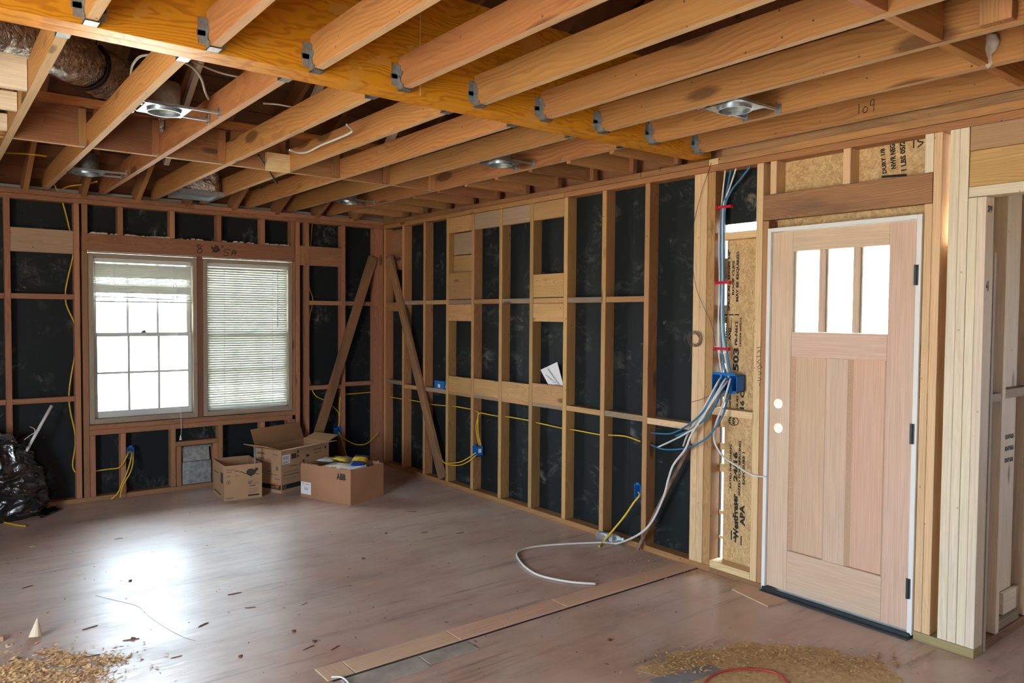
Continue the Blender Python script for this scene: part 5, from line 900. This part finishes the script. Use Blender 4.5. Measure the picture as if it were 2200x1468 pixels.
ORD = ['leftmost', 'second from the left', 'third from the left', 'fourth from the left', 'fifth from the left', 'sixth from the left', 'seventh from the left', 'eighth from the left', 'ninth from the left', 'tenth from the left', 'eleventh from the left', 'twelfth from the left', 'thirteenth from the left', 'fourteenth from the left', 'fifteenth from the left', 'sixteenth from the left', 'seventeenth from the left', 'eighteenth from the left', 'nineteenth from the left']
def pix_x(o): d = world_of(o).translation - CAM; return d.dot(RT) / d.dot(FW)
for gname, phrase in (('dark splinters on the floor', 'thin dark wood splinter on the floor, %s'), ('pale chips on the floor', 'small pale wood chip on the floor, %s')):
    for k, o in enumerate(sorted([o for o in COL.objects if o.get('group') == gname], key=pix_x)): o['label'] = phrase % ORD[k]
def dust(name, label, n, spots, mat='sawdust', size=(0.003, 0.012)):
    bm = bmesh.new()
    for _ in range(n):
        u, v, su, sv = rs.choice(spots); p = onF(u + rs.gauss(0, su), v + rs.gauss(0, sv))
        if (p.x > -0.005 and p.y > -5.73): continue
        s = rs.uniform(*size); a = rs.uniform(0, 6.28); ex = Vector((math.cos(a), math.sin(a), rs.uniform(-0.25, 0.25))) * s; ey = Vector((-math.sin(a), math.cos(a), rs.uniform(-0.3, 0.3))) * s * 0.4; z = rs.uniform(0.001, 0.005) + abs(ex.z) + abs(ey.z); o = Vector((p.x, p.y, z)); v4 = [bm.verts.new(o + e) for e in (ex, ey, -ex, -ey)]; bm.faces.new(v4)
    return tag(finish(name, bm, mat), label, 'sawdust', kind='stuff')
dust('sawdust', 'orange sawdust and shavings scattered on the floor at lower left', 2900, [(30, 1438, 22, 4), (60, 1430, 16, 4), (150, 1426, 22, 4), (120, 1448, 40, 5), (60, 1462, 50, 5), (160, 1460, 45, 6), (20, 1455, 30, 5), (200, 1443, 14, 3), (110, 1402, 12, 2), (145, 1413, 18, 3), (225, 1420, 25, 6), (120, 1420, 100, 20)], size=(0.004, 0.017))
dust('sawdust', 'tan sawdust trail along the foot of the right wall', 4500, [(1500, 1232, 14, 6), (1530, 1238, 20, 6), (1560, 1245, 25, 6), (1450, 1215, 30, 10), (1590, 1255, 20, 5), (1400, 1195, 40, 14), (1250, 1140, 60, 15), (1050, 1080, 60, 12), (1150, 1105, 60, 12), (1330, 1165, 30, 8)], size=(0.0015, 0.006))
dust('loose_strands', 'stringy wood strands strewn over the worn floor patch', 1500, [(1550, 1410, 70, 14), (1700, 1405, 80, 12), (1850, 1430, 60, 14), (1470, 1430, 40, 12)], 'osb', (0.004, 0.014))
rs = random.Random(21); bm = bmesh.new()
for x0, x1, n_ in ((-2.742, -2.52, 14), (-2.46, -2.105, 30), (-2.06, -1.72, 10), (-1.655, -1.30, 12), (-1.255, -1.01, 22)):
    for _ in range(n_):
        x = rs.uniform(x0, x1); y = rs.uniform(0.0, 0.03); r = rs.uniform(0.004, 0.016); bmesh.ops.create_icosphere(bm, subdivisions=1, radius=r, matrix=Matrix.Translation((x, y, 2.2405 + r * 0.45)) @ Matrix.Diagonal((1.6, 1, 0.6, 1)))
tag(finish('plaster_crumbs', bm, 'insulation'), 'white plaster crumbs heaped along the top of the window header', 'crumbs', kind='stuff')
